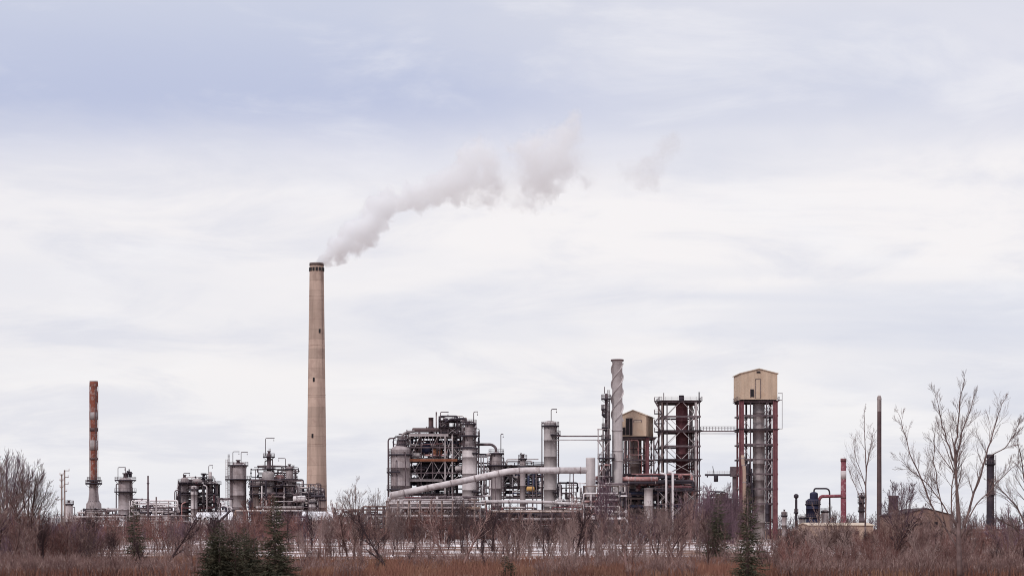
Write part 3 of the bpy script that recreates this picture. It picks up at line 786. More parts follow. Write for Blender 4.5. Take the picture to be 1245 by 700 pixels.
# big stained column and its neighbours
Y = YL
vessel('process_column', 'big stained column with two davits and two dark platforms', 'column', 289.5, 563, 20, Y, M['vessel'],
       plats=[(565, 2.5), (582, 6), (619.5, 0.8, PI*1.2, PI*1.7)], davits=[(-5.5, 565, 549, 8), (4.5, 565, 549.5, 8)], lad=(PI+0.35, 660, 552), risers=[(4.1, 1.3, 640, 568), (5.6, 1.0, 640, 566)], nozzle=4)
t = Thing('escape_ladder', 'thin free-standing ladder tower left of the big stained column', 'ladder', (wx(275.5, Y), Y, 0))
ladder(t, wx(275.5, Y), Y, 0, wz(558, Y), w=0.8, m=M['lightsteel'])
t2 = vessel('process_column', 'tallest dark tower of the west units, tiered with platforms and a davit', 'column', 327, 551, 5, Y, M['steel'], plats=[(554.5, 4.8), (569, 5.5), (576, 4.8)], davits=[(-4, 554, 532.5, 11)], risers=[(3.5, 1.3, 620, 560), (-0.3, 1.2, 600, 558)], lad=(-1.2, 640, 545), nozzle=3)
vessel('process_vessel', 'bulging grey vessel at the waist of the tiered dark tower', 'vessel', 326, 572, 15, Y-1, M['greyclad'], plats=[(583, 4)], bot=600, rings=True)
vessel('process_column', 'brown column below the bulging grey vessel, thin davit at left', 'column', 311, 588, 9, Y-3, M['brownvessel'], plats=[(590.5, 5), (600, 4)], davits=[(0, 590, 570.5, 14)], risers=[(0.2, 1.4, 640, 592)])
vessel('process_column', 'grey column beside the tiered tower, davit pointing away left', 'column', 352, 567, 9, Y, M['vessel'], plats=[(569.5, 1.5), (581.5, 6)], davits=[(-4.5, 569, 557, -9)], lad=(-0.5, 640, 565), risers=[(0.4, 1.5, 640, 570), (3.6, 1.2, 640, 575)], nozzle=3)
vessel('process_vessel', 'pinkish domed vessel between tiered tower and grey column', 'vessel', 340, 577, 13, Y+4, M['redpipe'], plats=[(585, 2)])
frame('steel_structure', 'dark steel frame under the tiered tower of the west units', [306, 321, 336, 358], [590, 603, 616, 628], Y-4, 12, 1.3, M['dark'], decks=(0, 1, 2), rails=(0,), bracing=[(0, 1, 0, 1, 'X'), (1, 2, 1, 2, 'X'), (2, 3, 0, 1, '/'), (2, 3, 1, 2, 'X')])
pipework('process_pipework', 'purple-grey pipework crowding the foot of the tiered tower', (302, 583, 366, 632), Y-6, 12, 70, 12, [M['dark'], M['steel'], M['steel'], M['lightsteel'], M['palevessel'], M['bluesteel']], 0.15, 0.55)
drum('overhead_drum', 'white horizontal drum low at the foot of the grey column', 356, 372, 606, 4, Y-5, M['white'])
pipework('process_pipework', 'pale pipework between the grey column and the tall chimney', (360, 592, 392, 628), Y-2, 10, 34, 13, [M['white'], M['lightsteel'], M['palevessel'], M['steel'], M['dark']], 0.15, 0.5)
frame('pipe_gantry', 'thin dark gantry frame standing before the foot of the tall chimney', [361, 375, 387.5], [588, 604, 616, 628], Y-8, 8, [0.9, 1.0, 1.2], M['steel'], bw=0.25, cat='gantry', bracing=[(1, 2, 2, 3, 'X')])
drum('overhead_drum', 'dark horizontal drum slung in the gantry before the tall chimney', 378, 395, 603, 1.6, Y-8, M['dark'])
vessel('process_vessel', 'stubby grey vessel under the gantry at the chimney foot', 'vessel', 380, 606, 9, Y-5, M['palevessel'], plats=[(610, 1.5)])
vessel('process_vessel', 'brownish ribbed tank beside the chimney foot', 'vessel', 392, 606, 8, Y-6, M['brownvessel'], plats=[(607, 1)])
shed('snow_roofed_shed', 'white-roofed shed in front of the tall chimney foot', 366, 410, 622, 650, 720, 18, M['shed'], M['snow'], 0.4,
     openings=[('window', 371+8*k, 632, 375+8*k, 636, M['glass']) for k in range(4)])
shed('low_store', 'low brown flat store trailing from the white shed toward the central unit', 408, 452, 634, 652, 640, 14, M['brick'], M['shed'], 0.1, openings=[('window', 416+9*k, 640, 420+9*k, 644, M['glass']) for k in range(4)])

vessel('storage_tank', 'squat white tank with snowy top just right of the hooped davit column', 'tank', 171, 618, 14, 745, M['white'], plats=[(620, 0.8)])
vessel('storage_tank', 'small pale tank between the long pale hall and the small unit', 'tank', 203, 622, 9, 740, M['palevessel'], plats=[(624, 0.8)])
vessel('storage_tank', 'low round pale tank left of the rusted stack foot', 'tank', 95, 627, 12, 770, M['vessel'], plats=[(629, 0.8)])
vessel('exhaust_stack', 'thin grey exhaust stack in front of the long pale hall', 'stack', 190, 604, 1.8, 735, M['lightsteel'], head='flat', rings=False)
vessel('exhaust_stack', 'short dark exhaust stack on the low white shed side of the small unit', 'stack', 268, 611, 1.6, 735, M['steel'], head='flat', rings=False)
vessel('exhaust_stack', 'pale slender exhaust stack between the tall chimney and brown store', 'stack', 404, 612, 1.8, 735, M['lightsteel'], head='flat', rings=False)
pipework('process_pipework', 'scattered pale pipework around the long pale hall', (158, 608, 214, 636), 738, 10, 34, 61, [M['white'], M['lightsteel'], M['dark'], M['steel'], M['palevessel']], 0.12, 0.4)
pipework('process_pipework', 'scattered dark pipework at the foot of the rusted stack', (94, 618, 150, 640), 740, 10, 30, 62, [M['dark'], M['lightsteel'], M['steel'], M['palevessel']], 0.12, 0.4)
pipework('process_pipework', 'pale pipework between the small unit and the big stained column', (262, 606, 282, 636), 742, 8, 20, 63, [M['white'], M['dark'], M['steel'], M['lightsteel']], 0.12, 0.4)
pipework('process_pipework', 'low pipework on the roof and yard of the brown store', (404, 618, 470, 642), 640, 10, 36, 64, [M['lightsteel'], M['dark'], M['steel'], M['palevessel'], M['brownvessel']], 0.12, 0.35)
# ------------------------------------------------------------------ central unit (x 470-605)
Y = 610.0
vessel('process_column', 'fat grey column at the end of the central unit, ringed with dark bands', 'column', 487, 541, 24, Y, M['vessel'], plats=[(573, 5, PI*0.6, PI*1.5), (594, 5, PI*0.6, PI*1.5), (552, 2.5)],
       lad=(PI+0.4, 660, 545), risers=[(-1.1, 1.5, 660, 550), (-1.9, 1.2, 660, 560)])
vessel('top_condenser', 'dark condenser with railings sitting on the fat grey column', 'vessel', 489, 533, 9, Y, M['steel'], bot=543, plats=[(534, 1.5), (540, 2.5), (545.5, 3.5)])
pipe('overhead_pipe', 'thick grey pipe bending off the condenser to the top drum', 'pipe', [(489, 536, Y+2), (489, 528, Y+2), (495, 525, Y+2), (504, 524, Y+2)], 1.5, M['greyclad'], Y, br=2.5)
drum('top_drum', 'long dark drum lying across the top deck of the central unit', 501, 536, 522.5, 2.6, Y+4, M['brownstack'])
pipe('service_pipe', 'tall thin pipe loop on the outer edge of the fat grey column', 'pipe', [(472, 610, Y), (472, 532.5, Y), (481, 532.5, Y)], 0.9, M['steel'], Y)
for py in (545, 557, 572):
    pass
frame('steel_structure', 'rusty open steel frame of the central unit, packed with equipment', [497, 512, 526, 541, 550, 563], [527, 543, 559, 574, 584, 600, 615], Y+1, 16, [1.6, 1.2, 1.4, 2.0, 1.8, 1.4], M['steel'],
      decks=(0, 2, 4, 5), rails=(0, 2), legm={3: M['lightsteel'], 4: M['palevessel']}, cat='steel frame',
      bracing=[(0, 1, 0, 2, '/'), (1, 2, 0, 1, 'A'), (2, 3, 0, 1, 'A'), (3, 4, 0, 2, 'X'), (1, 2, 2, 4, '/'), (2, 3, 2, 4, 'X'), (3, 4, 2, 4, 'X'), (4, 5, 1, 2, 'X'), (0, 1, 2, 4, 'X'), (4, 5, 3, 4, '/'), (0, 1, 5, 6, 'X'), (2, 3, 5, 6, 'X')])
def deckbeam(label, x0, x1, py, m, h=2.6):
    s_ = sc(Y); t = Thing('girder', label, 'beam', P((x0+x1)/2, py, Y-0.9)); mb = MB()
    a, b = P(x0, py, Y-0.9), P(x1, py, Y-0.9)
    z = a.z; h_ = h*s_
    mb.box(((a.x+b.x)/2, Y-0.9, z+h_*0.42), (b.x-a.x, 0.5, h_*0.16)); mb.box(((a.x+b.x)/2, Y-0.9, z-h_*0.42), (b.x-a.x, 0.5, h_*0.16)); mb.box(((a.x+b.x)/2, Y-0.8, z), (b.x-a.x, 0.15, h_*0.68))
    t.part('flanged_beam', mb, m)
deckbeam('long rust-orange girder along the middle deck of the central unit', 494, 556, 559, M['orange'])
deckbeam('pale girder along the top deck of the central unit', 497, 545, 528.5, M['palevessel'], 3)
deckbeam('pale girder along the lower deck of the central unit', 493, 538, 583.5, M['lightsteel'], 2.2)
vessel('knockout_pot', 'dark square-topped stub stack on the top deck', 'vent', 524, 508, 6, Y+5, M['brownstack'], bot=527, head='flat', rings=False, plats=[(519, 1.2)], railed=False)
vessel('vent_pipe', 'plain grey vent pipe standing on the top deck, tallest but thin', 'vent', 530.5, 501, 1.8, Y+5, M['lightsteel'], bot=527, head='flat', rings=False)
t = Thing('lifting_davit', 'tall hooped lifting davit on the top deck of the central unit', 'davit', P(535, 527, Y+3)); davit(t, wx(535.5, Y+3), Y+3, wz(527, Y+3), 26.5*sc(Y), 10*sc(Y), m=M['steel'])
for i, (px, py, w, lab) in enumerate([(542, 508, 6, 'dark ball-topped pot at the upper deck, under the cross pipe'), (541, 516, 9, 'bulbous dark pot in the railings of the upper deck'), (550, 519, 7, 'small brown pot beside the upper smaller column')]):
    vessel('knockout_pot', lab, 'vessel', px, py, w, Y+3+i, [M['dark'], M['steel'], M['brownvessel']][i], bot=py+12, plats=[(py+9, 1.5)])
frame('steel_structure', 'light railed steel frame above the top deck', [536, 545, 556], [511, 519, 527], Y+2, 8, 0.9, M['steel'], decks=(0, 1), rails='all', foot=wz(527, Y), cat='steel frame', bw=0.2, bracing=[(0, 1, 0, 1, 'X'), (1, 2, 1, 2, 'X')])
pipe('overhead_pipe', 'thick dark pipe crossing the highest level to the upper column', 'pipe', [(540, 514, Y+1), (547, 509.5, Y+1), (565, 508.5, Y+1), (567, 512, Y+1), (570, 516, Y+1)], 1.2, M['dark'], Y)
pipework('process_pipework', 'dense pipework in the upper bays of the central unit', (499, 530, 563, 558), Y+2, 13, 60, 21, [M['dark'], M['steel'], M['steel'], M['palevessel'], M['white'], M['bluesteel'], M['redpipe']], 0.13, 0.42)
pipework('process_pipework', 'dense pipework in the lower bays of the central unit', (497, 561, 566, 600), Y+2, 13, 70, 22, [M['dark'], M['dark'], M['steel'], M['palevessel'], M['navy'], M['lightsteel']], 0.14, 0.5)
pipework('process_pipework', 'small pipes and valves above the top deck of the central unit', (534, 506, 566, 528), Y+3, 8, 30, 23, [M['dark'], M['steel'], M['brownvessel'], M['lightsteel']], 0.1, 0.3)
drum('heat_exchanger', 'dark blue exchanger shell in the upper bay of the central unit', 513, 525, 546, 6, Y+4, M['navy'], cat='exchanger')
drum('heat_exchanger', 'rust-orange exchanger shell in the upper bay of the central unit', 525, 538, 550, 5.5, Y+4, M['orange'], cat='exchanger')
drum('heat_exchanger', 'pale small exchanger beside the fat grey column', 499, 511, 553, 3.2, Y+3, M['palevessel'], cat='exchanger')
drum('heat_exchanger', 'long black exchanger shell filling the lower bay of the central unit', 512, 541, 567, 5, Y+5, M['dark'], cat='exchanger')
drum('heat_exchanger', 'second black exchanger shell lying just above the lower girder', 511, 541, 577, 4.5, Y+6, M['dark'], cat='exchanger')
drum('heat_exchanger', 'pale blue-grey exchanger end beside the tall smooth column', 553, 562, 569, 3.5, Y+1, M['duct'], cat='exchanger')
vessel('process_column', 'tall smooth grey column carrying a smaller vessel on its shoulders', 'column', 571, 541, 18, Y-2, M['palevessel'], plats=[(544, 1.8), (550, 2, PI*1.6, PI*2.4), (597, 5, PI*1.6, PI*2.3)], risers=[(-0.2, 1, 640, 548)], lad=(-0.35, 650, 545))
vessel('upper_column', 'smaller stained vessel on top of the tall smooth column', 'column', 570.5, 514.5, 11, Y-2, M['vessel'], bot=545, plats=[(514.5, 3.5), (529, 6.5), (543, 3)], davits=[(5.5, 514, 500.5, 5)], nozzle=2.6, risers=[(3.6, 1, 543, 520), (-0.4, 1, 543, 524)], lad=(0.1, 543, 514))
pipe('overhead_pipe', 'pipe running off the smaller vessel and bending down to the next column', 'pipe', [(577, 540, Y), (598, 540, Y), (603, 544, Y), (603.5, 552, Y)], 1.6, M['steel'], Y, br=3)
pipe('service_pipe', 'thin straight walkway pipe linking the smooth column to its neighbour', 'pipe', [(578, 552, Y), (600, 552, Y)], 1.0, M['dark'], Y)
vessel('process_column', 'reddish-grey column with a tall thin davit, behind the inclined duct', 'column', 603.5, 549, 13, Y, M['vessel'], plats=[(550.5, 3), (565, 5)], davits=[(5.5, 550, 527.5, 3)], lad=(-0.3, 650, 550), risers=[(0.3, 1.5, 640, 556), (3.3, 1.0, 640, 560)])
# unit between, x 608-665
frame('steel_structure', 'low bluish steel frame between the reddish column and brown column', [608, 620, 634, 648, 660], [565.5, 578, 592, 604], Y+4, 10, 1.1, M['steel'], decks=(0, 2), rails=(2,), cat='steel frame', bracing=[(0, 1, 0, 1, 'X'), (1, 2, 1, 2, 'X'), (2, 3, 1, 2, '/'), (0, 1, 1, 2, '/'), (3, 4, 2, 3, 'X')])
vessel('process_column', 'short grey column with a knobbly dark crown', 'column', 635.5, 556, 7, Y+3, M['vessel'], plats=[(557, 2), (566, 3)], nozzle=4, davits=[(-3, 557, 551, 2)], risers=[(3.2, 1, 620, 560)])
pipework('process_pipework', 'blue-purple pipework below the short knobbly column', (606, 567, 660, 603), Y+3, 9, 55, 24, [M['bluesteel'], M['dark'], M['steel'], M['palevessel'], M['white']], 0.13, 0.45)
drum('heat_exchanger', 'ochre-yellow exchanger shell near the foot of the brown column', 640, 650, 594, 3, Y-1, M['yellow'], cat='exchanger')
vessel('process_column', 'brown-grey column right above the bend of the duct, thin davit on top', 'column', 669, 511, 15.5, Y, M['greyclad'], plats=[(517, 3.2), (528, 5, PI*1.5, PI*2.4), (598, 6, PI*1.6, PI*2.4)], davits=[(1, 516, 497.5, 7)],
       lad=(-0.25, 650, 518), risers=[(3.35, 1.3, 640, 514, False), (-0.9, 1.2, 525, 515), (0.15, 1.1, 640, 526)])
pipe('service_pipe', 'short dark vent with a ball top, beside the brown-grey column', 'pipe', [(678, 600, Y), (682.5, 596, Y), (682.5, 589, Y)], 0.7, M['dark'], Y)
vessel('process_vessel', 'small pale vessel far between brown column and vertical duct', 'vessel', 690, 601, 5, Y+40, M['palevessel'], plats=[(604, 1)])

for (bx, Y_, n_, sd_, lab) in (((214, 580, 260, 594), 763, 16, 81, 'small pipes and vents along the ragged top of the small process unit'),
        ((281, 562, 300, 590), 764, 12, 82, 'small pipes clinging to the head of the big stained column'),
        ((303, 566, 362, 592), 763, 30, 83, 'small pipes and valves around the shoulders of the tiered tower'),
        ((362, 588, 394, 606), 755, 16, 84, 'small pipes along the top of the gantry by the tall chimney'),
        ((478, 528, 512, 552), 614, 18, 85, 'small pipes around the head of the fat grey column'),
        ((555, 512, 582, 560), 612, 26, 86, 'small pipes climbing beside the tall smooth column'),
        ((606, 559, 664, 574), 616, 16, 87, 'small pipes and rails above the low bluish steel frame')):
    pipework('process_pipework', lab, bx, Y_, 6, n_, sd_, [M['dark'], M['steel'], M['lightsteel'], M['dark'], M['palevessel']], 0.07, 0.24)
# ------------------------------------------------------------------ flue ducts
YD = 588.0
pipe('inclined_duct', 'long pale round duct climbing across the central unit, then levelling', 'duct', [(474, 602, YD), (560, 585, YD), (618, 572.5, YD), (640, 571.5, YD), (716, 571.5, YD)], 3.9, M['ductclad'], YD, br=4, flanges=6,
     supports=[(500, 596, YD), (548, 587, YD), (600, 576, YD), (650, 571, YD), (695, 571, YD)], n=20)
pipe('return_main', 'thinner pale pipe running level below the inclined duct', 'pipe', [(585, 609.5, YD-4), (640, 609.5, YD-4), (672, 610.5, YD-4), (716, 614, YD-4)], 2.0, M['ductclad'], YD, br=2, flanges=8, supports=[(604, 610, YD-4), (640, 610, YD-4), (684, 612, YD-4)])
chimney('vertical_duct', 'square-topped pale vertical duct where the inclined duct ends', 718, 556, 11.5, 11.5, YD, M['duct'], cat='duct', n=24)

# ------------------------------------------------------------------ pipe racks in front of the central unit
def pipe_rack(label, x0, x1, tiers, Y, bays, seed, legm, group=None, depth=7):
    R = random.Random(seed); s_ = sc(Y)
    t = Thing('pipe_rack', label, 'pipe rack', ((wx(x0, Y)+wx(x1, Y))/2, Y+depth/2, 0), group)
    ztop = wz(tiers[0], Y)
    for i in range(bays+1):
        x = wx(x0+(x1-x0)*i/bays, Y)
        mb = MB()
        for yy in (Y, Y+depth): mb.beam((x, yy, 0), (x, yy, ztop), 0.35)
        for tz in tiers: mb.beam((x, Y-0.3, wz(tz, Y)-0.25), (x, Y+depth+0.3, wz(tz, Y)-0.25), 0.3)
        t.part('bent', mb, legm)
    for tz in tiers:
        for k in range(R.randint(3, 5)):
            r = R.uniform(0.14, 0.4); y = Y + depth*(k+0.5)/5; z = wz(tz, Y)-0.1+r
            a = R.uniform(0, 0.2); b = R.uniform(0.8, 1.0)
            xa, xb = wx(x0+(x1-x0)*a, Y), wx(x0+(x1-x0)*b, Y)
            pts = [(xa, y, z), (xb, y, z)]
            if R.random() < 0.5: pts = [(xa, y, z-R.uniform(1, 3))] + pts
            mb = MB(); mb.tube(bend(pts, 0.6, 3), r, 7)
            t.part('pipe', mb, R.choice([M['lightsteel'], M['palevessel'], M['steel'], M['vessel'], M['brownvessel'], M['white'], M['beigewall']]))
    return t
pipe_rack('brown pipe rack of four tiers before the central unit', 470, 590, [608, 618, 628, 640], 572, 9, 1, M['brownvessel'])
pipe_rack('pipe rack of three tiers before the brown-grey column', 590, 712, [622, 632, 643], 566, 9, 2, M['steel'])
pipe_rack('short pipe rack between the brown store and the central unit', 440, 474, [616, 628, 640], 600, 4, 3, M['steel'])
pipe_rack('low pipe rack with white pipes along the snowy ground', 500, 680, [647.5], 540, 12, 4, M['lightsteel'], depth=3)
pipework('process_pipework', 'brown pipework behind the four-tier pipe rack', (472, 604, 590, 645), 580, 10, 70, 31, [M['brownvessel'], M['steel'], M['lightsteel'], M['redsteel'], M['palevessel']], 0.15, 0.45)
pipework('process_pipework', 'brown pipework behind the three-tier pipe rack', (590, 616, 712, 648), 580, 10, 66, 32, [M['brownvessel'], M['steel'], M['dark'], M['redsteel'], M['palevessel']], 0.15, 0.45)
shed('low_store', 'long low brown store behind the four-tier pipe rack', 466, 592, 620, 652, 634, 14, M['brick'], M['darkroof'], 0.1)
shed('low_store', 'long low dark store behind the three-tier pipe rack', 594, 712, 624, 652, 634, 14, M['brownvessel'], M['darkroof'], 0.1)
pipe_rack('low pale pipe rack along the foot of the rusted stack', 62, 150, [629, 636], 700, 6, 11, M['lightsteel'], depth=5)
pipe_rack('low dark pipe rack along the long pale hall', 152, 236, [627, 634], 700, 6, 12, M['steel'], depth=5)
pipe_rack('low pipe rack along the foot of the tiered tower', 284, 372, [621, 629, 636], 690, 6, 13, M['steel'], depth=5)
for k, (px, lab) in enumerate([(507, 'white portal frame nearest the fat grey column'), (521, 'middle white portal frame by the low pipe rack'), (537, 'white portal frame furthest from the fat grey column')]):
    Y_ = 545; t = Thing('portal_gantry', lab, 'frame', (wx(px, Y_), Y_, 0)); a, b = wx(px-3.5, Y_), wx(px+3.5, Y_); z = wz(645.5, Y_)
    mb = MB(); mb.beam((a, Y_, 0), (a, Y_, z), 0.28); mb.beam((b, Y_, 0), (b, Y_, z), 0.28); t.part('post', mb, M['white'])
    mb = MB(); mb.beam((a-0.4, Y_, z+0.14), (b+0.4, Y_, z+0.14), 0.28); t.part('lintel', mb, M['white'])

# ------------------------------------------------------------------ stack with spiral strakes
Y = 592.0; s = sc(Y); x = wx(750.5, Y)
t = Thing('straked_stack', 'pale slender stack wrapped in spiral strakes near its top', 'chimney', (x, Y, 0))
zt = wz(437.5, Y); zs = wz(512, Y); r0 = 6.3*s
mb = MB(); mb.lathe([(r0*1.05, 0), (r0*1.0, zs*0.5), (r0, zs), (r0*0.98, zt-0.6), (r0*1.12, zt-0.5), (r0*1.12, zt+0.2), (r0*0.85, zt+0.2), (r0*0.85, zt-4)], (x, Y, 0), 28); t.part('shaft', mb, M['duct'])
for k in range(3):
    mb = MB(); n = 70; vs = []; fs = []
    for i in range(n+1):
        z = zs + (zt-1.0-zs)*i/n; a = 2*PI*k/3 + (z-zs)/ (30*s) * 2*PI * 0.55
        a2 = a + 0.10
        for aa, rr in ((a, r0*0.97), (a+0.02, r0*1.25), (a2-0.02, r0*1.25), (a2, r0*0.97)):
            vs.append((x+math.cos(aa)*rr, Y+math.sin(aa)*rr, z))
        if i:
            o = (i-1)*4
            for q in range(3): fs.append((o+q, o+q+1, o+q+5, o+q+4))
    fs += [(0, 1, 2, 3), (n*4+3, n*4+2, n*4+1, n*4)]
    mb.add(vs, fs, False); t.part('strake', mb, M['duct'])
mb = MB(); mb.lathe([(r0*1.10, zt-0.35), (r0*1.25, zt-0.35), (r0*1.25, zt+0.12), (r0*1.10, zt+0.12)], (x, Y, 0), 28); t.part('rim', mb, M['brownstack'])
for py in (523, 548, 560): 
    z = wz(py, Y); mb = MB(); mb.lathe([(r0, z-0.2), (r0*1.09, z-0.2), (r0*1.09, z+0.2), (r0, z+0.2)], (x, Y, 0), 28); t.part('band', mb, M['lightsteel'])
# ladder tower
t = vessel('slender_column', 'thin dark ladder column with many little platforms, beside the straked stack', 'column', 737, 478, 3.2, Y-2, M['steel'], bot=None,
       plats=[(484, 4.5), (496.5, 4.5, PI*0.6, PI*1.4), (503, 4, PI*0.6, PI*1.4), (519, 4, PI*0.6, PI*1.6), (533, 4.5), (556, 9)], lad=(-0.6, 600, 474), risers=[(3.3, 0.9, 600, 492), (-0.2, 1.2, 600, 487), (-0.9, 1.0, 600, 490), (0.3, 0.9, 600, 500), (2.6, 0.8, 600, 520)])
mb = MB(); p = P(735, 478, Y-2); mb.tube([p, p+Vector((0, 0, 8*s))], 0.12, 6); t.part('mast', mb, M['steel'])
frame('column_support', 'light frame bracing the thin ladder column', [727.5, 733, 741], [521, 535, 556, 578], Y-3, 3.0, [0.7, 0.5, 0.7], M['lightsteel'], bw=0.2, cat='steel frame', bracing=[(0, 2, 1, 2, 'X'), (0, 2, 2, 3, 'X')])
pipework('process_pipework', 'dark piping around the foot of the thin ladder column', (729, 557, 744, 600), Y-3, 4, 18, 41, [M['steel'], M['dark'], M['lightsteel'], M['redpipe']], 0.12, 0.35)
pipe('bridge_pipe', 'dark thin pipe bridging from brown-grey column to the ladder column', 'pipe', [(676, 530, 600), (734, 530, 600)], 0.75, M['steel'], 600)
pipe('bridge_pipe', 'lighter lower pipe bridging from brown-grey column to the ladder column', 'pipe', [(676, 534.5, 600), (734, 534.5, 600)], 0.5, M['lightsteel'], 600)

# ------------------------------------------------------------------ coking towers
def house(name, label, x0, x1, apex, eave, bot, Y, depth, rz, openings, parent=None):
    a, b = wx(x0, Y), wx(x1, Y); z0, ze, za = wz(bot, Y), wz(eave, Y), wz(apex, Y); c = ((a+b)/2, Y+depth/2)
    t = Thing(name, label, 'cabin', (c[0], c[1], z0))
    mb = MB(); xm = (a+b)/2; yb = Y+depth
    mb.add([(a, Y, z0), (b, Y, z0), (b, yb, z0), (a, yb, z0), (a, Y, ze), (b, Y, ze), (b, yb, ze), (a, yb, ze), (xm, Y, za), (xm, yb, za)],
           [(0,1,5,8,4), (1,2,6,5), (2,3,7,9,6), (3,0,4,7), (3,2,1,0)])
    # sheeting ribs on front and sides
    n = 26
    for i in range(n):
        xx = a + (b-a)*(i+0.5)/n; zz = ze + (za-ze)*(1-abs(xx-xm)/((b-a)/2))
        mb.box((xx, Y-0.03, (z0+zz)/2), ((b-a)/n*0.35, 0.07, zz-z0-0.1))
    for i in range(14):
        yy = Y + depth*(i+0.5)/14
        for xx in (a, b): mb.box((xx, yy, (z0+ze)/2), (0.07, depth/14*0.35, ze-z0-0.1))
    mb.rot(c, rz); wall = t.part('wall', mb, M['tan'])
    rb = MB(); e_ = 0.35
    for xa_, za_, xb_, zb_ in ((a-e_, ze-0.1, xm, za+0.08), (xm, za+0.08, b+e_, ze-0.1)):
        q = [Vector((xa_, Y-e_, za_)), Vector((xb_, Y-e_, zb_)), Vector((xb_, yb+e_, zb_)), Vector((xa_, yb+e_, za_))]; up = Vector((0, 0, 0.25))
        rb.add(q+[p+up for p in q], [(3,2,1,0), (4,5,6,7), (0,1,5,4), (1,2,6,5), (2,3,7,6), (3,0,4,7)])
    rb.rot(c, rz); t.part('roof', rb, M['tanroof'])
    for nm, ox0, oy0, ox1, oy1, om in openings:
        ob = MB(); xa_, xb_ = wx(ox0, Y), wx(ox1, Y); zl, zh = wz(oy1, Y), wz(oy0, Y)
        ob.box(((xa_+xb_)/2, Y-0.05, (zl+zh)/2), (xb_-xa_, 0.16, zh-zl)); ob.rot(c, rz)
        w_ = t.part(nm, ob, om)
        fb = MB(); fw = 0.14
        for xx in (xa_-fw/2, xb_+fw/2): fb.box((xx, Y-0.09, (zl+zh)/2), (fw, 0.26, zh-zl+0.02))
        fb.box(((xa_+xb_)/2, Y-0.09, zh+fw/2), (xb_-xa_+2*fw, 0.26, fw)); fb.rot(c, rz)
        t.part('frame', fb, M['steel'], w_)
    return t

# first cabin tower (x 759-797)
Y = 600.0; s = sc(Y)
house('tower_cabin', 'tan cabin with tall dark doorway, on legs beside the straked stack', 759.5, 792, 499, 505.5, 530, Y-1, 13, math.radians(-14),
      [('doorway', 767.5, 508.5, 771, 528.5, M['glass']), ('doorway', 772.2, 508.5, 774.8, 529, M['glass']), ('vent', 763.3, 519.5, 766, 528.5, M['glass']), ('panel', 777, 511, 786, 513, M['tanroof'])])
frame('cabin_tower', 'dark and red legs carrying the smaller tan cabin', [760, 764, 787, 795], [531.5, 558, 586], Y, 11, [1.2, 1.6, 4.0, 1.6], M['steel'], decks=(0,), legm={2: M['redsteel']}, over=0.6, bw=0.5,
      bracing=[(2, 3, 0, 1, 'X'), (2, 3, 1, 2, 'X')])
vessel('coke_drum', 'grey drum hanging under the smaller tan cabin', 'drum', 773, 532, 14, Y+5, M['brownvessel'], bot=590, head='flat', rings=True)
vessel('pedestal', 'stained concrete pedestal below the grey drum', 'pedestal', 773, 588, 17, Y+5, M['concrete'], head='flat', rings=False)
vessel('stair_shaft', 'white banded shaft standing below the smaller tan cabin', 'shaft', 788.5, 594, 11, Y-6, M['palevessel'], head='flat', rings=True)
pipe('header_pipe', 'long faded red header pipe running behind the straked stack to the open tower', 'pipe', [(724, 581, Y-7), (760, 582, Y-7), (800, 582, Y-7)], 2.6, M['redpipe'], Y, flanges=5, supports=[(740, 582, Y-7), (757, 582, Y-7)])
pipe('header_pipe', 'dark header pipe just under the faded red header', 'pipe', [(724, 586.5, Y-7), (745, 586.5, Y-7), (810, 586.5, Y-7)], 1.8, M['dark'], Y, flanges=6)
pipework('process_pipework', 'dark red pipework at the table level of the cabin tower', (760, 576, 842, 600), Y-4, 10, 60, 42, [M['redsteel'], M['steel'], M['dark'], M['redpipe'], M['lightsteel'], M['steel']], 0.15, 0.5)
pipework('process_pipework', 'brown pipework in the shade under the cabin tower', (758, 598, 846, 648), Y-2, 12, 80, 43, [M['brownvessel'], M['steel'], M['redsteel'], M['bluesteel'], M['dark'], M['palevessel']], 0.15, 0.5)
# open tower (x 797-851)
frame('open_tower', 'open lattice tower with a dark red drum, no cabin on top', [805, 811, 846, 850.5], [487, 505, 523, 541, 558, 577, 600, 622], Y+1, 14, [2.2, 1.4, 2.6, 1.2], M['steel'], decks=(0, 2, 4), rails=(0,), bw=0.55, over=0.4, legm={0: M['brownvessel'], 2: M['lightsteel'], 3: M['dark']},
      bracing=[(1, 2, 0, 1, 'A'), (1, 2, 1, 2, 'V'), (1, 2, 2, 3, 'A'), (1, 2, 3, 4, 'V'), (1, 2, 4, 5, 'X'), (1, 2, 5, 6, 'X'), (0, 1, 1, 2, '/'), (0, 1, 3, 4, '/'), (2, 3, 0, 1, 'X'), (2, 3, 2, 3, 'X'), (2, 3, 4, 5, 'X'), (1, 2, 6, 7, 'X')])
vessel('coke_drum', 'dark red-brown drum standing inside the open lattice tower', 'drum', 829, 488, 14.5, Y+8, M['redsteel'], bot=592, head='dome', nozzle=3)
vessel('pedestal', 'dark pedestal below the red-brown drum', 'pedestal', 829, 590, 22, Y+8, M['brownvessel'], head='flat', rings=False)
vessel('drilling_head', 'small dark machine on the top deck of the open tower', 'machine', 828.5, 481, 6, Y+6, M['dark'], bot=487, head='flat', rings=False, railed=False)
vessel('mast_post', 'light post with rails rising at the corner of the open tower', 'post', 807, 478, 1, Y, M['steel'], bot=487, head='flat', rings=False)
vessel('mast_post', 'dark post rising over the lattice tower corner nearest the walkway', 'post', 850, 477, 1.4, Y, M['dark'], bot=490, head='flat', rings=False)
t = Thing('stair_tower', 'zigzag stair with landings on the side of the open tower', 'stairs', (wx(800, Y), Y-1, 0))
lv = [487, 502, 514, 524, 545, 558, 577, 600]
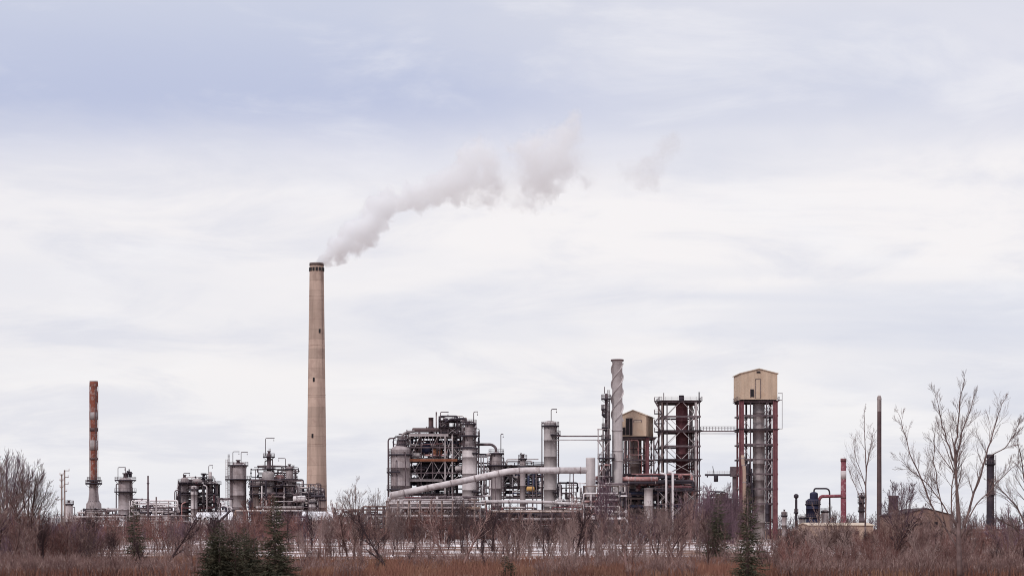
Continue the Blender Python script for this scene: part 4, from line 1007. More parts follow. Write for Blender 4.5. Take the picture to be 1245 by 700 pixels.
for i, py in enumerate(lv):
    z = wz(py, Y); xa, xb = wx(796, Y), wx(804.5, Y)
    mb = MB(); mb.box(((xa+xb)/2, Y+1, z-0.12), (xb-xa, 2.6, 0.24)); d = t.part('landing', mb, M['dark'])
    rb = MB(); railing(rb, [(xb, Y-0.3, z), ((xa+xb)/2, Y-0.3, z), (xa, Y-0.3, z), (xa, Y+1, z), (xa, Y+2.3, z)]); t.part('railing', rb, M['steel'], d)
    if i < len(lv)-1:
        z2 = wz(lv[i+1], Y); a_, b_ = (xa, xb) if i % 2 == 0 else (xb, xa)
        mb = MB()
        for yy in (Y-0.1, Y+0.9): mb.beam((a_, yy, z), (b_, yy, z2), 0.14, 0.3)
        for k in range(10): f = (k+0.5)/10; mb.box((a_+(b_-a_)*f, Y+0.4, z+(z2-z)*f), (0.35, 0.9, 0.06))
        t.part('flight', mb, M['steel'])
# white pipes in front
pipe('riser_main', 'shorter white vertical pipe in front of the open tower', 'pipe', [(810, 640, Y-9), (810, 576, Y-9), (803, 575, Y-9)], 1.3, M['white'], Y)
pipe('riser_main', 'taller white vertical pipe in front of the open tower', 'pipe', [(818, 660, Y-9), (818, 574, Y-9), (812, 573, Y-9)], 1.5, M['white'], Y)
for i, px in enumerate((808.5, 813, 817)):
    vessel('vertical_exchanger', ['pale upright tube under the shorter white pipe', 'pale upright tube between the two white pipes', 'pale upright tube beside the taller white pipe'][i], 'exchanger', px, 637+i, 3.6, 560, M['palevessel'], head='dome', rings=False)
pipework('process_pipework', 'grey pipework crowding the foot of the straked stack', (710, 588, 762, 652), 580, 9, 60, 71, [M['lightsteel'], M['steel'], M['palevessel'], M['dark'], M['redpipe'], M['white']], 0.12, 0.4)
pipework('process_pipework', 'pale pipes between brown-grey column and vertical duct', (676, 586, 714, 622), 592, 8, 26, 72, [M['lightsteel'], M['steel'], M['dark'], M['white']], 0.1, 0.3)
pipework('process_pipework', 'thin piping between the tall smooth column and the reddish column', (577, 552, 600, 612), 608, 8, 26, 73, [M['lightsteel'], M['steel'], M['dark'], M['white']], 0.1, 0.3)
pipework('process_pipework', 'thin pipes climbing the far side of the open tower', (838, 492, 849, 640), 603, 8, 26, 74, [M['lightsteel'], M['steel'], M['redsteel']], 0.08, 0.2)
pipework('process_pipework', 'thin pipes and rails among the legs of the cabin tower', (759, 534, 797, 590), 600, 8, 26, 75, [M['lightsteel'], M['steel'], M['dark'], M['redpipe']], 0.08, 0.22)
pipework('process_pipework', 'thin pipes inside the far side of the red-legged tower', (930, 495, 940, 635), 601, 8, 24, 76, [M['lightsteel'], M['steel'], M['dark']], 0.08, 0.2)
frame('steel_structure', 'low brown steel frame at the foot of the straked stack', [712, 724, 738, 752, 764], [590, 604, 620, 636], 584, 8, 1.0, M['brownvessel'], decks=(1,), rails=(1,), bw=0.28, cat='steel frame', bracing=[(0, 1, 0, 1, 'X'), (2, 3, 1, 2, 'X'), (3, 4, 2, 3, '/'), (1, 2, 2, 3, 'X')])
frame('steel_structure', 'low dark steel frame under the open tower and white pipes', [800, 815, 832, 850], [596, 612, 630], 592, 8, 1.1, M['steel'], decks=(0,), rails=(0,), bw=0.3, cat='steel frame', bracing=[(0, 1, 0, 1, 'X'), (1, 2, 1, 2, 'X'), (2, 3, 0, 1, 'X')])
# tipped white hopper, bins
t = Thing('hopper', 'white tilted hopper lying near the foot of the cabin tower', 'hopper', P(768, 655, 540))
mb = MB(); 
q = [P(760, 645, 540), P(770, 648, 540), P(783, 656, 540), P(778, 659.5, 540), P(763, 655, 540)]
bk = [p + Vector((0.8, 5, 1.0)) for p in q]
mb.add(q+bk, [(0,1,2,3,4), (9,8,7,6,5)] + [(i, 5+i, 5+(i+1) % 5, (i+1) % 5) for i in range(5)]); t.part('bin', mb, M['white'])
mb = MB()
for p in (q[3], q[4], bk[2]): mb.beam((p.x, p.y+0.3, 0), (p.x, p.y+0.3, p.z+0.3), 0.25)
t.part('leg', mb, M['steel'])
shed('kiosk', 'small white kiosk at the foot of the straked stack', 748, 758, 650, 664, 520, 3, M['shed'], M['shed'], 0.2, openings=[('door', 750, 655, 752.5, 663, M['glass'])], cat='kiosk')
def tank(name, label, x0, x1, top, Y, m, **k): return vessel(name, label, 'tank', (x0+x1)/2, top, x1-x0, Y, m, head='cone' if k.pop('cone', 0) else 'dome', **k)
shed('low_wall_store', 'low white wall-like store behind the red grass', 727, 783, 659, 669, 470, 4, M['shed'], M['shed'], 0.05, openings=[('window', 735, 661, 738, 664, M['glass']), ('window', 760, 661, 763, 664, M['glass'])])
shed('low_wall_store', 'low grey-brown store in front of the open tower', 783, 850, 657, 668, 500, 5, M['steel'], M['lightsteel'], 0.05, openings=[('door', 800, 660, 804, 667, M['glass'])])

# second cabin tower (x 897-946)
house('tower_cabin', 'large tan gabled cabin high on the red-legged tower', 899, 944, 448.8, 454, 485.5, Y-1, 13, math.radians(3),
      [('doorway', 911.2, 473.5, 914.8, 482.5, M['glass']), ('panel_door', 917.5, 461, 923, 484, M['tan']), ('vent', 919, 451.6, 922.5, 453.4, M['glass'])])
t = frame('cabin_tower', 'tower of two red legs under the large tan cabin', [901.5, 912.5, 932, 942.5], [487, 504, 521.5, 539, 557, 575, 593, 611], Y, 11, [5.6, 1.4, 1.4, 5.6], M['steel'], backlw=2.2, legm={0: M['redsteel'], 3: M['redsteel']}, decks=(0, 2), rails=(0,), bw=0.5, over=0.9,
      bracing=[(0, 1, i, i+1, 'X' if i % 2 else '/') for i in range(1, 7)] + [(2, 3, i, i+1, '/' if i % 2 else 'X') for i in range(0, 7)])
mb = MB(); a = P(950.5, 486, Y)
for py in (478, 486, 521): mb.beam(P(946, py, Y), P(951, py, Y), 0.18)
mb.beam(P(951, 477, Y), P(951, 521.5, Y), 0.14); t.part('side_ladder', mb, M['steel'])
vessel('coke_drum', 'grey ringed drum between the two red legs', 'drum', 922.5, 488, 14.5, Y+4, M['vessel'], bot=604, head='dome')
vessel('pedestal', 'grey lower shaft continuing below the ringed drum', 'pedestal', 922.5, 603, 15.5, Y+4, M['concrete'], head='flat', rings=True)
pipe('riser_main', 'thick beige pipe climbing beside a red leg of the cabin tower', 'pipe', [(905, 650, Y-4), (905, 570, Y-4), (903, 562, Y-4), (903, 553, Y-4)], 2.2, M['beigewall'], Y, flanges=7)
pipework('process_pipework', 'dark pipework beside the grey ringed drum', (906, 560, 916, 640), Y-1, 5, 24, 44, [M['dark'], M['dark'], M['steel']], 0.2, 0.5)
vessel('blowdown_pot', 'narrow black pot low between drum and red leg', 'vessel', 932.5, 611, 4, Y-2, M['dark'], bot=634, head='cone')
# walkway between the towers
t = Thing('walkway_bridge', 'thin railed walkway bridging the two tall drum towers', 'footbridge', P(875, 522, Y+2))
a, b = wx(852.5, Y), wx(897, Y); z = wz(523, Y); z2 = wz(526.5, Y)
mb = MB(); mb.box(((a+b)/2, Y+2, z-0.15), (b-a, 1.4, 0.3)); t.part('deck', mb, M['steel'])
mb = MB()
for yy in (Y+1.35, Y+2.65): railing(mb, [(a+(b-a)*i/12, yy, z) for i in range(13)], 1.3)
t.part('railing', mb, M['steel'])
mb = MB(); mb.beam((a, Y+2, z2), (b, Y+2, z2), 0.2); t.part('conduit', mb, M['lightsteel'])

# things behind, x 853-897
Y = 700.0; s = sc(Y)
t = Thing('loading_arm', 'dark horizontal loading boom beside the red-legged cabin tower', 'boom', P(893, 600, Y))
mb = MB(); mb.beam(P(857, 577, Y), P(893, 577, Y), 0.6, 0.7); t.part('boom', mb, M['dark'])
mb = MB(); mb.beam(P(893, 570, Y), P(893, 650, Y), 1.4); mb.box(P(893, 573, Y), (3, 3, 3.6)); t.part('mast', mb, M['steel'])
mb = MB(); p = P(870.5, 577, Y); mb.tube([p, p-Vector((0, 0, 2.5))], 0.8, 8); mb.beam(P(860, 577, Y), P(860, 580, Y), 0.4); mb.tube([p+Vector((-0.7, 0, 0)), p+Vector((-1.2, 0, 3.2))], 0.12, 6); t.part('nozzle', mb, M['dark'])
mb = MB(); railing(mb, [P(860+3*i, 576, Y) for i in range(11)], 1.2); t.part('railing', mb, M['lightsteel'])
pipe('looped_pipe', 'dark looped pipe below the loading boom', 'pipe', [(860, 612, Y), (860.5, 599, Y), (864, 597, Y), (880, 597.5, Y), (884, 600, Y), (886, 611, Y)], 0.8, M['dark'], Y, br=1.5)
shed('boiler_house', 'dark flat-topped plant room under the looped pipe', 858, 890, 606, 650, 705, 10, M['steel'], M['darkroof'], 0.08)
pipework('process_pipework', 'tangle of small dark pipes on the dark plant room', (863, 599, 886, 608), Y, 5, 16, 46, [M['dark'], M['steel']], 0.12, 0.3)

# ------------------------------------------------------------------ east group
Y = 700.0
vessel('storage_silo', 'small grey silo by the foot of the red-legged tower', 'silo', 953.5, 621, 6, Y, M['vessel'], plats=[(626, 1)], nozzle=2)
t = vessel('flare_post', 'slim black post with bulbous head beside the navy vessel', 'flare', 968, 606, 3.0, Y, M['dark'], head='dome', rings=False, plats=[(622, 1.2)], nozzle=1.5)
mb = MB(); mb.lathe([(0.3, wz(606, Y)), (0.9, wz(604, Y)), (0.9, wz(601.5, Y)), (0.4, wz(600, Y)), (0.001, wz(600, Y))], (wx(968, Y), Y, 0), 12); t.part('head', mb, M['dark'])
vessel('navy_vessel', 'fat navy-blue vessel with a narrower neck and pipe on top', 'vessel', 988.5, 605, 17, Y, M['navy'], head='dome', plats=[(612, 1.2), (628, 1.2, PI, 2*PI)], lad=(-0.9, 650, 608))
vessel('vessel_neck', 'narrow navy neck rising from the fat navy vessel', 'vessel', 989.5, 597.5, 10, Y, M['navy'], bot=609, head='dome', rings=False)
pipe('gooseneck_pipe', 'black inverted-U pipe from the navy vessel down to the ground', 'pipe', [(989.5, 599, Y), (990, 593.5, Y), (1008.5, 593.5, Y), (1009.5, 650, Y)], 1.0, M['dark'], Y, br=1.6)
pipe('crimson_duct', 'short crimson duct linking the navy vessel to the crimson stack', 'duct', [(995, 609, Y), (998, 603, Y), (1024, 602.5, Y)], 2.0, M['crimson'], Y, br=1.6)
vessel('storage_tank', 'pale squat tank under the inverted-U pipe', 'tank', 1003, 619, 9, Y+3, M['palevessel'], plats=[(621, 0.8)])
vessel('storage_tank', 'pale squat tank between black post and navy vessel', 'tank', 975.5, 627, 8, Y+4, M['palevessel'], plats=[(629, 0.8)])
t = chimney('crimson_stack', 'crimson painted stack, faded white part way up', 1025.5, 557, 6.4, 7.2, Y, M['crimson'], cap=None, n=20)
s = sc(Y); x = wx(1025.5, Y)
for pa, pb, mm in ((557, 561, 'redsteel'), (572, 582, 'palevessel'), (603, 606, 'redsteel')):
    mb = MB(); rr = 3.35*s*(1.08 if pa == 557 else 1.02); mb.lathe([(rr*0.95, wz(pb, Y)), (rr, wz(pb, Y)), (rr, wz(pa, Y)), (rr*0.9, wz(pa, Y))], (x, Y, 0), 20); t.part('band', mb, M[mm])
vessel('process_column', 'dark knobbly column between crimson stack and tall brown stack', 'column', 1047.5, 601, 6, Y, M['steel'], plats=[(603, 2), (610, 1.8), (620, 1.6)], nozzle=2.2, risers=[(0.1, 1, 640, 606)])
t = chimney('brown_stack', 'thin tall brown stack with a mottled rounded tip', 1069, 482, 4.8, 6.2, 660, M['brownstack'], cat='chimney', n=18, cap=None)
Y = 660; s = sc(Y); x = wx(1069, Y)
mb = MB(); mb.lathe([(2.45*s, wz(500, Y)), (2.6*s, wz(499, Y)), (2.5*s, wz(486, Y)), (2.9*s, wz(485, Y)), (2.4*s, wz(482.5, Y)), (1.6*s, wz(480.5, Y)), (1.2*s, wz(480.5, Y))], (x, Y, 0), 18); t.part('tip', mb, M['concrete'])
ladder(t, x+0.3, Y-3.0*s, 2, wz(486, Y), cage=False)
t = Thing('brown_kiln', 'dark brown domed kiln with a thick neck, behind bare branches', 'kiln', (wx(1087, 620), 620, 0)); Y = 620; s = sc(Y)
mb = MB(); mb.lathe([(17*s, 0), (17*s, wz(655, Y)), (14*s, wz(648, Y)), (9*s, wz(643, Y)), (6*s, wz(641, Y))], (wx(1091, Y), Y, 0), 24); t.part('dome', mb, M['brownstack'])
mb = MB(); mb.lathe([(6.2*s, wz(645, Y)), (5.6*s, wz(606, Y)), (6*s, wz(605, Y)), (6*s, wz(602, Y)), (0.01, wz(602, Y))], (wx(1086, Y), Y, 0), 20); t.part('neck', mb, M['brownstack'])
shed('brown_hall', 'brown hall with low dark gabled roof behind the large bare tree', 1094, 1158, 618, 660, 560, 30, M['brick'], M['darkroof'], 0.25, ridge='y',
     openings=[('window', 1100+9*k, 634, 1104+9*k, 640, M['glass']) for k in range(6)], cat='hall')
shed('beige_hall', 'beige flat hall in front of the navy vessel and crimson stack', 984, 1062, 636, 662, 520, 20, M['beigewall'], M['tanroof'], 0.06, openings=[('window', 1000+10*k, 645, 1004+10*k, 649, M['glass']) for k in range(5)], cat='hall')
pipe_rack('low pipe rack in front of the navy vessel', 962, 986, [645, 653], 540, 4, 8, M['steel'])
t = chimney('dark_stack', 'blue-black stack with small platforms behind the large bare tree', 1204, 552, 8.4, 9.2, 660, M['dark'], n=24)
Y = 660; s = sc(Y); platform(t, (wx(1204, Y), Y), 4.25*s, 2.2*s, wz(563, Y)); platform(t, (wx(1204, Y), Y), 4.35*s, 1.6*s, wz(600, Y), PI, 2*PI)
ladder(t, wx(1204, Y)+4.5*s, Y-1.0, 2, wz(553, Y))
mb = MB(); mb.lathe([(4.2*s, wz(556, Y)), (4.8*s, wz(556, Y)), (4.8*s, wz(552, Y)), (4.0*s, wz(552, Y))], (wx(1204, Y), Y, 0), 24); t.part('rim', mb, M['dark'])
pipe_rack('low pipe rack with pale pipes at the foot of the blue-black stack', 1180, 1245, [648, 655], 560, 5, 9, M['steel'])

# ------------------------------------------------------------------ vegetation
def grow(mb, p, d, Ln, r, lev, R, cfg):
    """one branch and what grows from it"""
    n = cfg['seg'][lev]; pts = [p.copy()]; dirs = [d.copy()]; rs = [r]
    for i in range(n):
        d = (d + Vector((R.gauss(0, 1), R.gauss(0, 1), R.gauss(0, 1)))*cfg['wig'][lev] + Vector((0, 0, cfg['up'][lev]))).normalized()
        p = p + d*(Ln/n); pts.append(p.copy()); dirs.append(d.copy()); rs.append(max(cfg['rmin'], r*(1-(i+1)/n*cfg.get('tap', 0.75))))
    mb.tube(pts, rs, 6 if r > 0.07 else (4 if r > 0.03 else 3), cap=False)
    if lev+1 < len(cfg['seg']):
        k = cfg['kids'][lev]
        for j in range(k):
            f = cfg['from'][lev] + (1-cfg['from'][lev])*(j+R.random())/k
            q = f*n; i = min(n-1, int(q)); a = pts[i].lerp(pts[i+1], q-i); dd = dirs[i+1]
            side = dd.orthogonal().normalized(); side.rotate(Matrix.Rotation(R.uniform(0, 2*PI), 3, dd))
            an = math.radians(R.uniform(*cfg['ang'][lev]))
            nd = (dd*math.cos(an) + side*math.sin(an)).normalized()
            grow(mb, a, nd, Ln*R.uniform(*cfg['len'][lev])*(1-0.45*f), max(cfg['rmin'], rs[i+1]*cfg['rk'][lev]), lev+1, R, cfg)

SHRUB = dict(seg=[4, 3, 2], wig=[0.07, 0.09, 0.12], up=[0.08, 0.12, 0.12], kids=[8, 4], **{'from': [0.12, 0.1]}, ang=[(14, 38), (16, 42)], len=[(0.4, 0.7), (0.4, 0.7)], rk=[0.55, 0.6], rmin=0.016)
def shrub_mesh(name, seed, h, stems, spread, m, cfg=SHRUB, r0=0.062):
    R = random.Random(seed); mb = MB()
    for k in range(stems):
        a = R.uniform(0, 2*PI); q = math.sqrt(R.random())*spread; el_ = R.uniform(0.08, 0.55)
        d = Vector((math.cos(a)*el_, math.sin(a)*el_, 1)).normalized()
        grow(mb, Vector((math.cos(a)*q, math.sin(a)*q, -0.05)), d, h*R.uniform(0.65, 1.0), r0*R.uniform(0.7, 1.2), 0, R, cfg)
    me = mb.mesh(name); me.materials.append(m); return me
SHM = {}
for kind, m, n in (('shrub', M['twig'], 6), ('red', M['redtwig'], 5), ('mauve', M['purptwig'], 4)):
    SHM[kind] = [shrub_mesh('bare_shrub', 100*len(SHM)+i, 5.0, 13, 1.5, m) for i in range(n)]
SAP = dict(seg=[6, 4, 2], wig=[0.06, 0.09, 0.12], up=[0.05, 0.12, 0.12], kids=[16, 6], **{'from': [0.18, 0.15]}, ang=[(25, 50), (20, 50)], len=[(0.3, 0.5), (0.3, 0.5)], rk=[0.45, 0.6], rmin=0.016, tap=0.85)
SHM['sapling'] = [shrub_mesh('bare_sapling', 900+i, 5.0, 1+i % 3, 0.5, [M['darkbark'], M['twig'], M['palebark']][i % 3], SAP, 0.10) for i in range(5)]
count_shrubs = 0
def put(kind, px, top, Y, R, label, group, name='bare_shrub', cat='shrub', wide=None):
    me = R.choice(SHM[kind]); o = bpy.data.objects.new(name, me); COL.objects.link(o)
    h = max(0.8, wz(top, Y)); k = h/4.9
    o.location = (wx(px, Y), Y, 0); o.rotation_euler = (0, 0, R.uniform(0, 2*PI)); kw = (wide or R.uniform(0.85, 1.3))
    o.scale = (k*kw, k*kw, k)
    tagit(o, label, cat, group); return o
RV = random.Random(77)
def zone(kind, n, x0, x1, t0, t1, y0, y1, label, group, **k):
    for i in range(n):
        px = x0 + (x1-x0)*(i+RV.random())/n
        put(RV.choice(kind), px, RV.uniform(t0, t1), RV.uniform(y0, y1), RV, label, group, **k)
zone(['shrub', 'mauve', 'red'], 8, -10, 56, 618, 648, 170, 300, 'bare brown shrub in the dense thicket under the leaning bare trees', 'shrubs of the thicket beside the utility poles')
zone(['red', 'shrub', 'mauve'], 60, 62, 465, 627, 643, 400, 540, 'leafless red-brown shrub in the far belt before the west process units', 'shrubs of the belt before the west units', wide=1.2)
zone(['shrub', 'red'], 30, 80, 450, 650, 670, 190, 300, 'low leafless shrub standing on snow before the belt of red-brown shrubs', 'low shrubs on the snow before the west units')
zone(['red', 'shrub'], 20, 462, 720, 618, 648, 430, 525, 'tall leafless brown shrub in front of the pipe racks', 'shrubs before the pipe racks')
zone(['sapling'], 34, 440, 880, 626, 662, 180, 320, 'thin bare sapling standing on the snow before the pipe racks', 'saplings on the snow', name='bare_sapling', cat='sapling')
zone(['mauve', 'shrub'], 20, 722, 860, 616, 646, 420, 500, 'mauve leafless shrub before the cabin tower and open tower', 'shrubs before the drum towers')
zone(['red', 'shrub', 'shrub'], 40, 945, 1255, 638, 658, 210, 420, 'leafless brown shrub in the brushy belt before the beige and brown halls', 'shrubs before the east halls')
zone(['red', 'shrub'], 28, 925, 1255, 652, 678, 145, 220, 'low leafless brush shrub around the foot of the large bare tree', 'low brush by the large bare tree')
zone(['mauve', 'mauve', 'shrub'], 12, 848, 902, 604, 644, 420, 520, 'dense purple leafless shrub crowding behind the spruces by the cabin tower', 'shrubs behind the spruces')

zone(['mauve', 'shrub', 'red'], 14, 56, 122, 632, 656, 170, 260, 'low mauve shrub of the thicket edge around the feet of the utility poles', 'shrubs at the thicket edge')
zone(['sapling'], 46, -10, 1255, 606, 668, 145, 215, 'tall thin bare sapling rising out of the nearest brush along the red grass', 'saplings in the nearest brush', name='bare_sapling', cat='sapling')
# bare trees, each with trunk and crown
def bare_tree(label, px, base_py, Y, limbs, trunk, m, seed, kids=9, rmin=0.014, twig_len=0.3, group=None, trunk_m=None, sub=5):
    """limbs: list of ([(px,py),...], r0 px, r1 px) traced in the tree's own plane and given depth by a lean"""
    R = random.Random(seed); s_ = sc(Y)
    t = Thing('bare_tree', label, 'tree', (wx(px, Y), Y, 0), group)
    mb = MB(); pts = [P(a, b, Y) for a, b in trunk[0]]; pts[0].z = min(pts[0].z, -0.1)
    mb.tube(pts, [trunk[1]*s_ + (trunk[2]-trunk[1])*s_*i/(len(pts)-1) for i in range(len(pts))], 10); t.part('trunk', mb, trunk_m or m)
    mb = MB()
    cfg = dict(seg=[5, 4, 2], wig=[0.045, 0.06, 0.09], up=[0.06, 0.07, 0.06], kids=[sub+1, 4], **{'from': [0.15, 0.2]}, ang=[(16, 34), (16, 36)], len=[(0.5, 0.85), (0.5, 0.8)], rk=[0.55, 0.7], rmin=rmin)
    for pl_, ra, rb in limbs:
        lean = R.uniform(-0.3, 0.3)
        p0 = pl_[0]; pts = []
        tot = 0
        for i, (a, b) in enumerate(pl_):
            if i: tot += math.hypot(a-pl_[i-1][0], b-pl_[i-1][1])
            q = P(a, b, Y); q.y += lean*tot*s_; pts.append(q)
        fine = []
        for i in range(len(pts)-1):
            for k in range(3):
                f = k/3; q = pts[i].lerp(pts[i+1], f)
                if i or k: q = q + Vector((R.gauss(0, 0.035), R.gauss(0, 0.04), 0))
                fine.append(q)
        fine.append(pts[-1])
        n = len(fine); rs = [(ra + (rb-ra)*i/(n-1))*s_ for i in range(n)]
        mb.tube(fine, rs, 6)
        Ln = tot*s_
        for j in range(kids):
            f = 0.22 + 0.78*(j+R.random())/kids; q = f*(n-1); i = min(n-2, int(q)); a = fine[i].lerp(fine[i+1], q-i); dd = (fine[i+1]-fine[i]).normalized()
            side = dd.orthogonal().normalized(); side.rotate(Matrix.Rotation(R.uniform(0, 2*PI), 3, dd)); an = math.radians(R.uniform(18, 42))
            nd = (dd*math.cos(an)+side*math.sin(an)).normalized()
            grow(mb, a, nd, max(0.8, Ln*twig_len*(1.35-1.1*f)*R.uniform(0.6, 1.3)), max(rmin, rs[i]*0.48), 0, R, cfg)
    t.part('crown', mb, m)
    return t
bare_tree('large bare tree with forked grey-brown trunk standing before the blue-black stack', 1166, 700, 135,
  [([(1166, 655), (1164, 612), (1160, 575), (1158, 553), (1161, 520), (1163, 490), (1168, 462)], 2.03, 0.32),
   ([(1165, 640), (1164, 600), (1166, 560), (1173, 525), (1184, 500), (1192, 476)], 1.48, 0.28),
   ([(1168, 652), (1180, 622), (1194, 585), (1206, 553), (1216, 525), (1226, 500), (1234, 482)], 1.72, 0.28),
   ([(1206, 553), (1222, 544), (1234, 528), (1240, 512)], 0.70, 0.24),
   ([(1159, 560), (1152, 535), (1147, 508), (1141, 478)], 1.09, 0.24),
   ([(1166, 648), (1156, 620), (1158, 590), (1162, 560), (1166, 530), (1178, 505)], 1.01, 0.24),
   ([(1165, 668), (1150, 640), (1135, 612), (1125, 580), (1113, 550), (1106, 520), (1101, 500)], 1.33, 0.24),
   ([(1163, 640), (1148, 615), (1130, 590), (1112, 575), (1096, 560)], 0.94, 0.24),
   ([(1172, 640), (1188, 612), (1208, 592), (1228, 572), (1242, 560)], 0.86, 0.24),
   ([(1150, 640), (1142, 600), (1136, 560), (1138, 525)], 0.78, 0.24)],
  ([(1167, 704), (1166.5, 680), (1165.5, 655), (1165, 635)], 3.8, 2.3), M['bark'], 7, kids=15, rmin=0.0055, twig_len=0.22, sub=5)
bare_tree('bare tree at the frame edge beyond the blue-black stack, limbs reaching inward', 1252, 700, 150,
  [([(1252, 640), (1246, 600), (1240, 565), (1232, 535)], 1.4, 0.3), ([(1252, 650), (1236, 615), (1222, 600), (1208, 588)], 1.2, 0.3), ([(1252, 660), (1256, 600), (1254, 560), (1248, 525)], 1.5, 0.3), ([(1250, 655), (1232, 640), (1215, 630)], 0.9, 0.3)],
  ([(1253, 702), (1252, 640)], 2.6, 1.6), M['bark'], 8, kids=11, rmin=0.007, twig_len=0.3)
bare_tree('slender pale birch-like tree beside the thin tall brown stack', 1051, 690, 260,
  [([(1052, 640), (1053, 590), (1052, 545), (1050, 500)], 1.1, 0.25), ([(1052, 590), (1042, 560), (1038, 530)], 0.5, 0.2), ([(1053, 570), (1060, 545), (1063, 525)], 0.5, 0.2), ([(1052, 620), (1040, 590), (1032, 570)], 0.5, 0.2)],
  ([(1052, 682), (1052, 640)], 1.5, 1.1), M['bark'], 9, kids=9, rmin=0.009, twig_len=0.34, sub=3)
TREE = dict(seg=[7, 5, 3, 2], wig=[0.06, 0.08, 0.10, 0.13], up=[0.05, 0.08, 0.09, 0.08], kids=[10, 5, 3], **{'from': [0.16, 0.15, 0.15]}, ang=[(22, 46), (18, 38), (18, 40)], len=[(0.5, 0.8), (0.45, 0.7), (0.45, 0.7)], rk=[0.5, 0.55, 0.6], rmin=0.015, tap=0.8)
PROTO = []
for i in range(7):
    R = random.Random(4000+i); tm = [M['darkbark'], M['bark'], M['palebark'], M['darkbark'], M['twig'], M['darkbark'], M['bark']][i]
    tb, cb = MB(), MB()
    for k in range([1, 2, 3, 1, 2, 4, 1][i]):
        d = Vector((R.gauss(0, 0.07), R.gauss(0, 0.07), 1)).normalized(); q = Vector((R.gauss(0, 0.25), R.gauss(0, 0.25), -0.1))
        p1 = q + d*1.1; rr = R.uniform(0.10, 0.15)
        tb.tube([q, q+d*0.6, p1+d*0.1], [rr*1.25, rr*1.05, rr*0.95], 7)
        grow(cb, p1, d, R.uniform(5.2, 7.0), rr, 0, R, TREE)
    top = max(v[2] for v in cb.v); tme, cme = tb.mesh('trunk'), cb.mesh('crown'); tme.materials.append(tm); cme.materials.append(tm)
    PROTO.append((tme, cme, top))
def tree_row(n, x0, x1, t0, t1, y0, y1, label, group, kinds, seed, wide=1.0):
    R = random.Random(seed)
    for i in range(n):
        px = x0 + (x1-x0)*(i+R.random())/n; Y = R.uniform(y0, y1); tme, cme, top = PROTO[R.choice(kinds)]
        k = max(1.2, wz(R.uniform(t0, t1), Y))/top; kw = k*R.uniform(0.8, 1.25)*wide
        e_ = bpy.data.objects.new('bare_tree', None); COL.objects.link(e_); e_.location = (wx(px, Y), Y, 0); e_.rotation_euler = (0, 0, R.uniform(0, 6.28)); e_.scale = (kw, kw, k)
        tagit(e_, label, 'tree', group)
        for nm, me in (('trunk', tme), ('crown', cme)):
            o = bpy.data.objects.new(nm, me); COL.objects.link(o); o.parent = e_
tree_row(15, 70, 300, 608, 658, 180, 300, 'small bare tree on the snow patches before the west units', 'small bare trees before the west units', [0, 1, 3, 5, 4], 1)
tree_row(12, 345, 465, 596, 652, 180, 320, 'small bare tree on the snow between the tall spruce and the pipe racks', 'small bare trees by the tall spruce', [0, 1, 3, 2, 5], 2)
tree_row(32, 465, 730, 590, 646, 190, 340, 'spindly bare tree on the snow before the pipe racks', 'bare trees before the pipe racks', [0, 3, 5, 1, 0, 4], 3)
tree_row(17, 690, 870, 600, 650, 190, 340, 'spindly bare tree on the snow before the cabin tower and open tower', 'bare trees before the drum towers', [0, 3, 1, 2, 4], 4)
tree_row(14, 930, 1130, 628, 664, 170, 320, 'small bare tree in the brush before the navy vessel and beige hall', 'small bare trees before the beige hall', [0, 1, 2, 2, 4, 5], 5)
tree_row(12, 1110, 1260, 606, 655, 160, 300, 'small bare tree in the brush around the large bare tree', 'small bare trees by the large bare tree', [1, 2, 2, 4, 0], 6)
tree_row(7, -10, 62, 575, 640, 160, 220, 'small bare tree mixed into the thicket below the spreading bare tree', 'small bare trees in the thicket', [4, 1, 2, 5], 7)
tree_row(9, 640, 800, 640, 668, 145, 170, 'pale low bare tree at the near edge of the red grass', 'pale bare trees on the red grass', [2, 2, 1], 8)
tree_row(9, 1085, 1175, 598, 640, 190, 330, 'fine bare tree screening the brown hall with the low dark gabled roof', 'bare trees before the brown hall', [1, 4, 3, 2], 9)
def fan(px, base, top, Y, n, spread, seed, label, m, r=1.6, kids=10, lean=0.0, rmin=0.0095, twig_len=0.42):
    R = random.Random(seed); L_ = []
    for k in range(n):
        f = (k+0.5)/n*2-1; f += R.uniform(-0.12, 0.12)
        ht = (base-top)*(1-0.35*f*f)*R.uniform(0.85, 1.05); x1 = px + f*spread + lean*ht
        b0 = base - R.uniform(0, 0.12)*(base-top)
        L_.append(([(px, b0), (px + (x1-px)*0.25, base-ht*0.35), (px+(x1-px)*0.6, base-ht*0.68), (x1, base-ht)], r*R.uniform(0.5, 0.9), 0.25))
    return bare_tree(label, px, base, Y, L_, ([(px, HZ + EYE*F/Y + 2), (px, base-2)], r*1.6, r), m, seed, kids=kids, rmin=rmin, twig_len=twig_len)
fan(8, 655, 548, 190, 9, 46, 31, 'spreading bare tree at the frame edge, tallest of the thicket', M['purptwig'], 1.5, kids=10, lean=0.06)
fan(36, 668, 570, 185, 7, 26, 32, 'smaller bare tree leaning out over the thicket beside the utility poles', M['twig'], 1.2, kids=9, lean=0.10)
fan(-14, 672, 560, 175, 6, 40, 33, 'bare tree half outside the frame with one pale bough', M['bark'], 1.5, kids=8, lean=0.18)
fan(431, 672, 586, 250, 6, 20, 34, 'bare tree left of the central unit with thin upright trunk', M['twig'], 0.9, kids=8)
fan(413, 672, 612, 260, 4, 10, 35, 'small leaning bare tree next to the thin upright bare tree', M['twig'], 0.7, kids=7, lean=-0.12)
fan(460, 690, 600, 230, 4, 12, 36, 'bare sapling tree at the near end of the pipe racks', M['twig'], 0.7, kids=7)
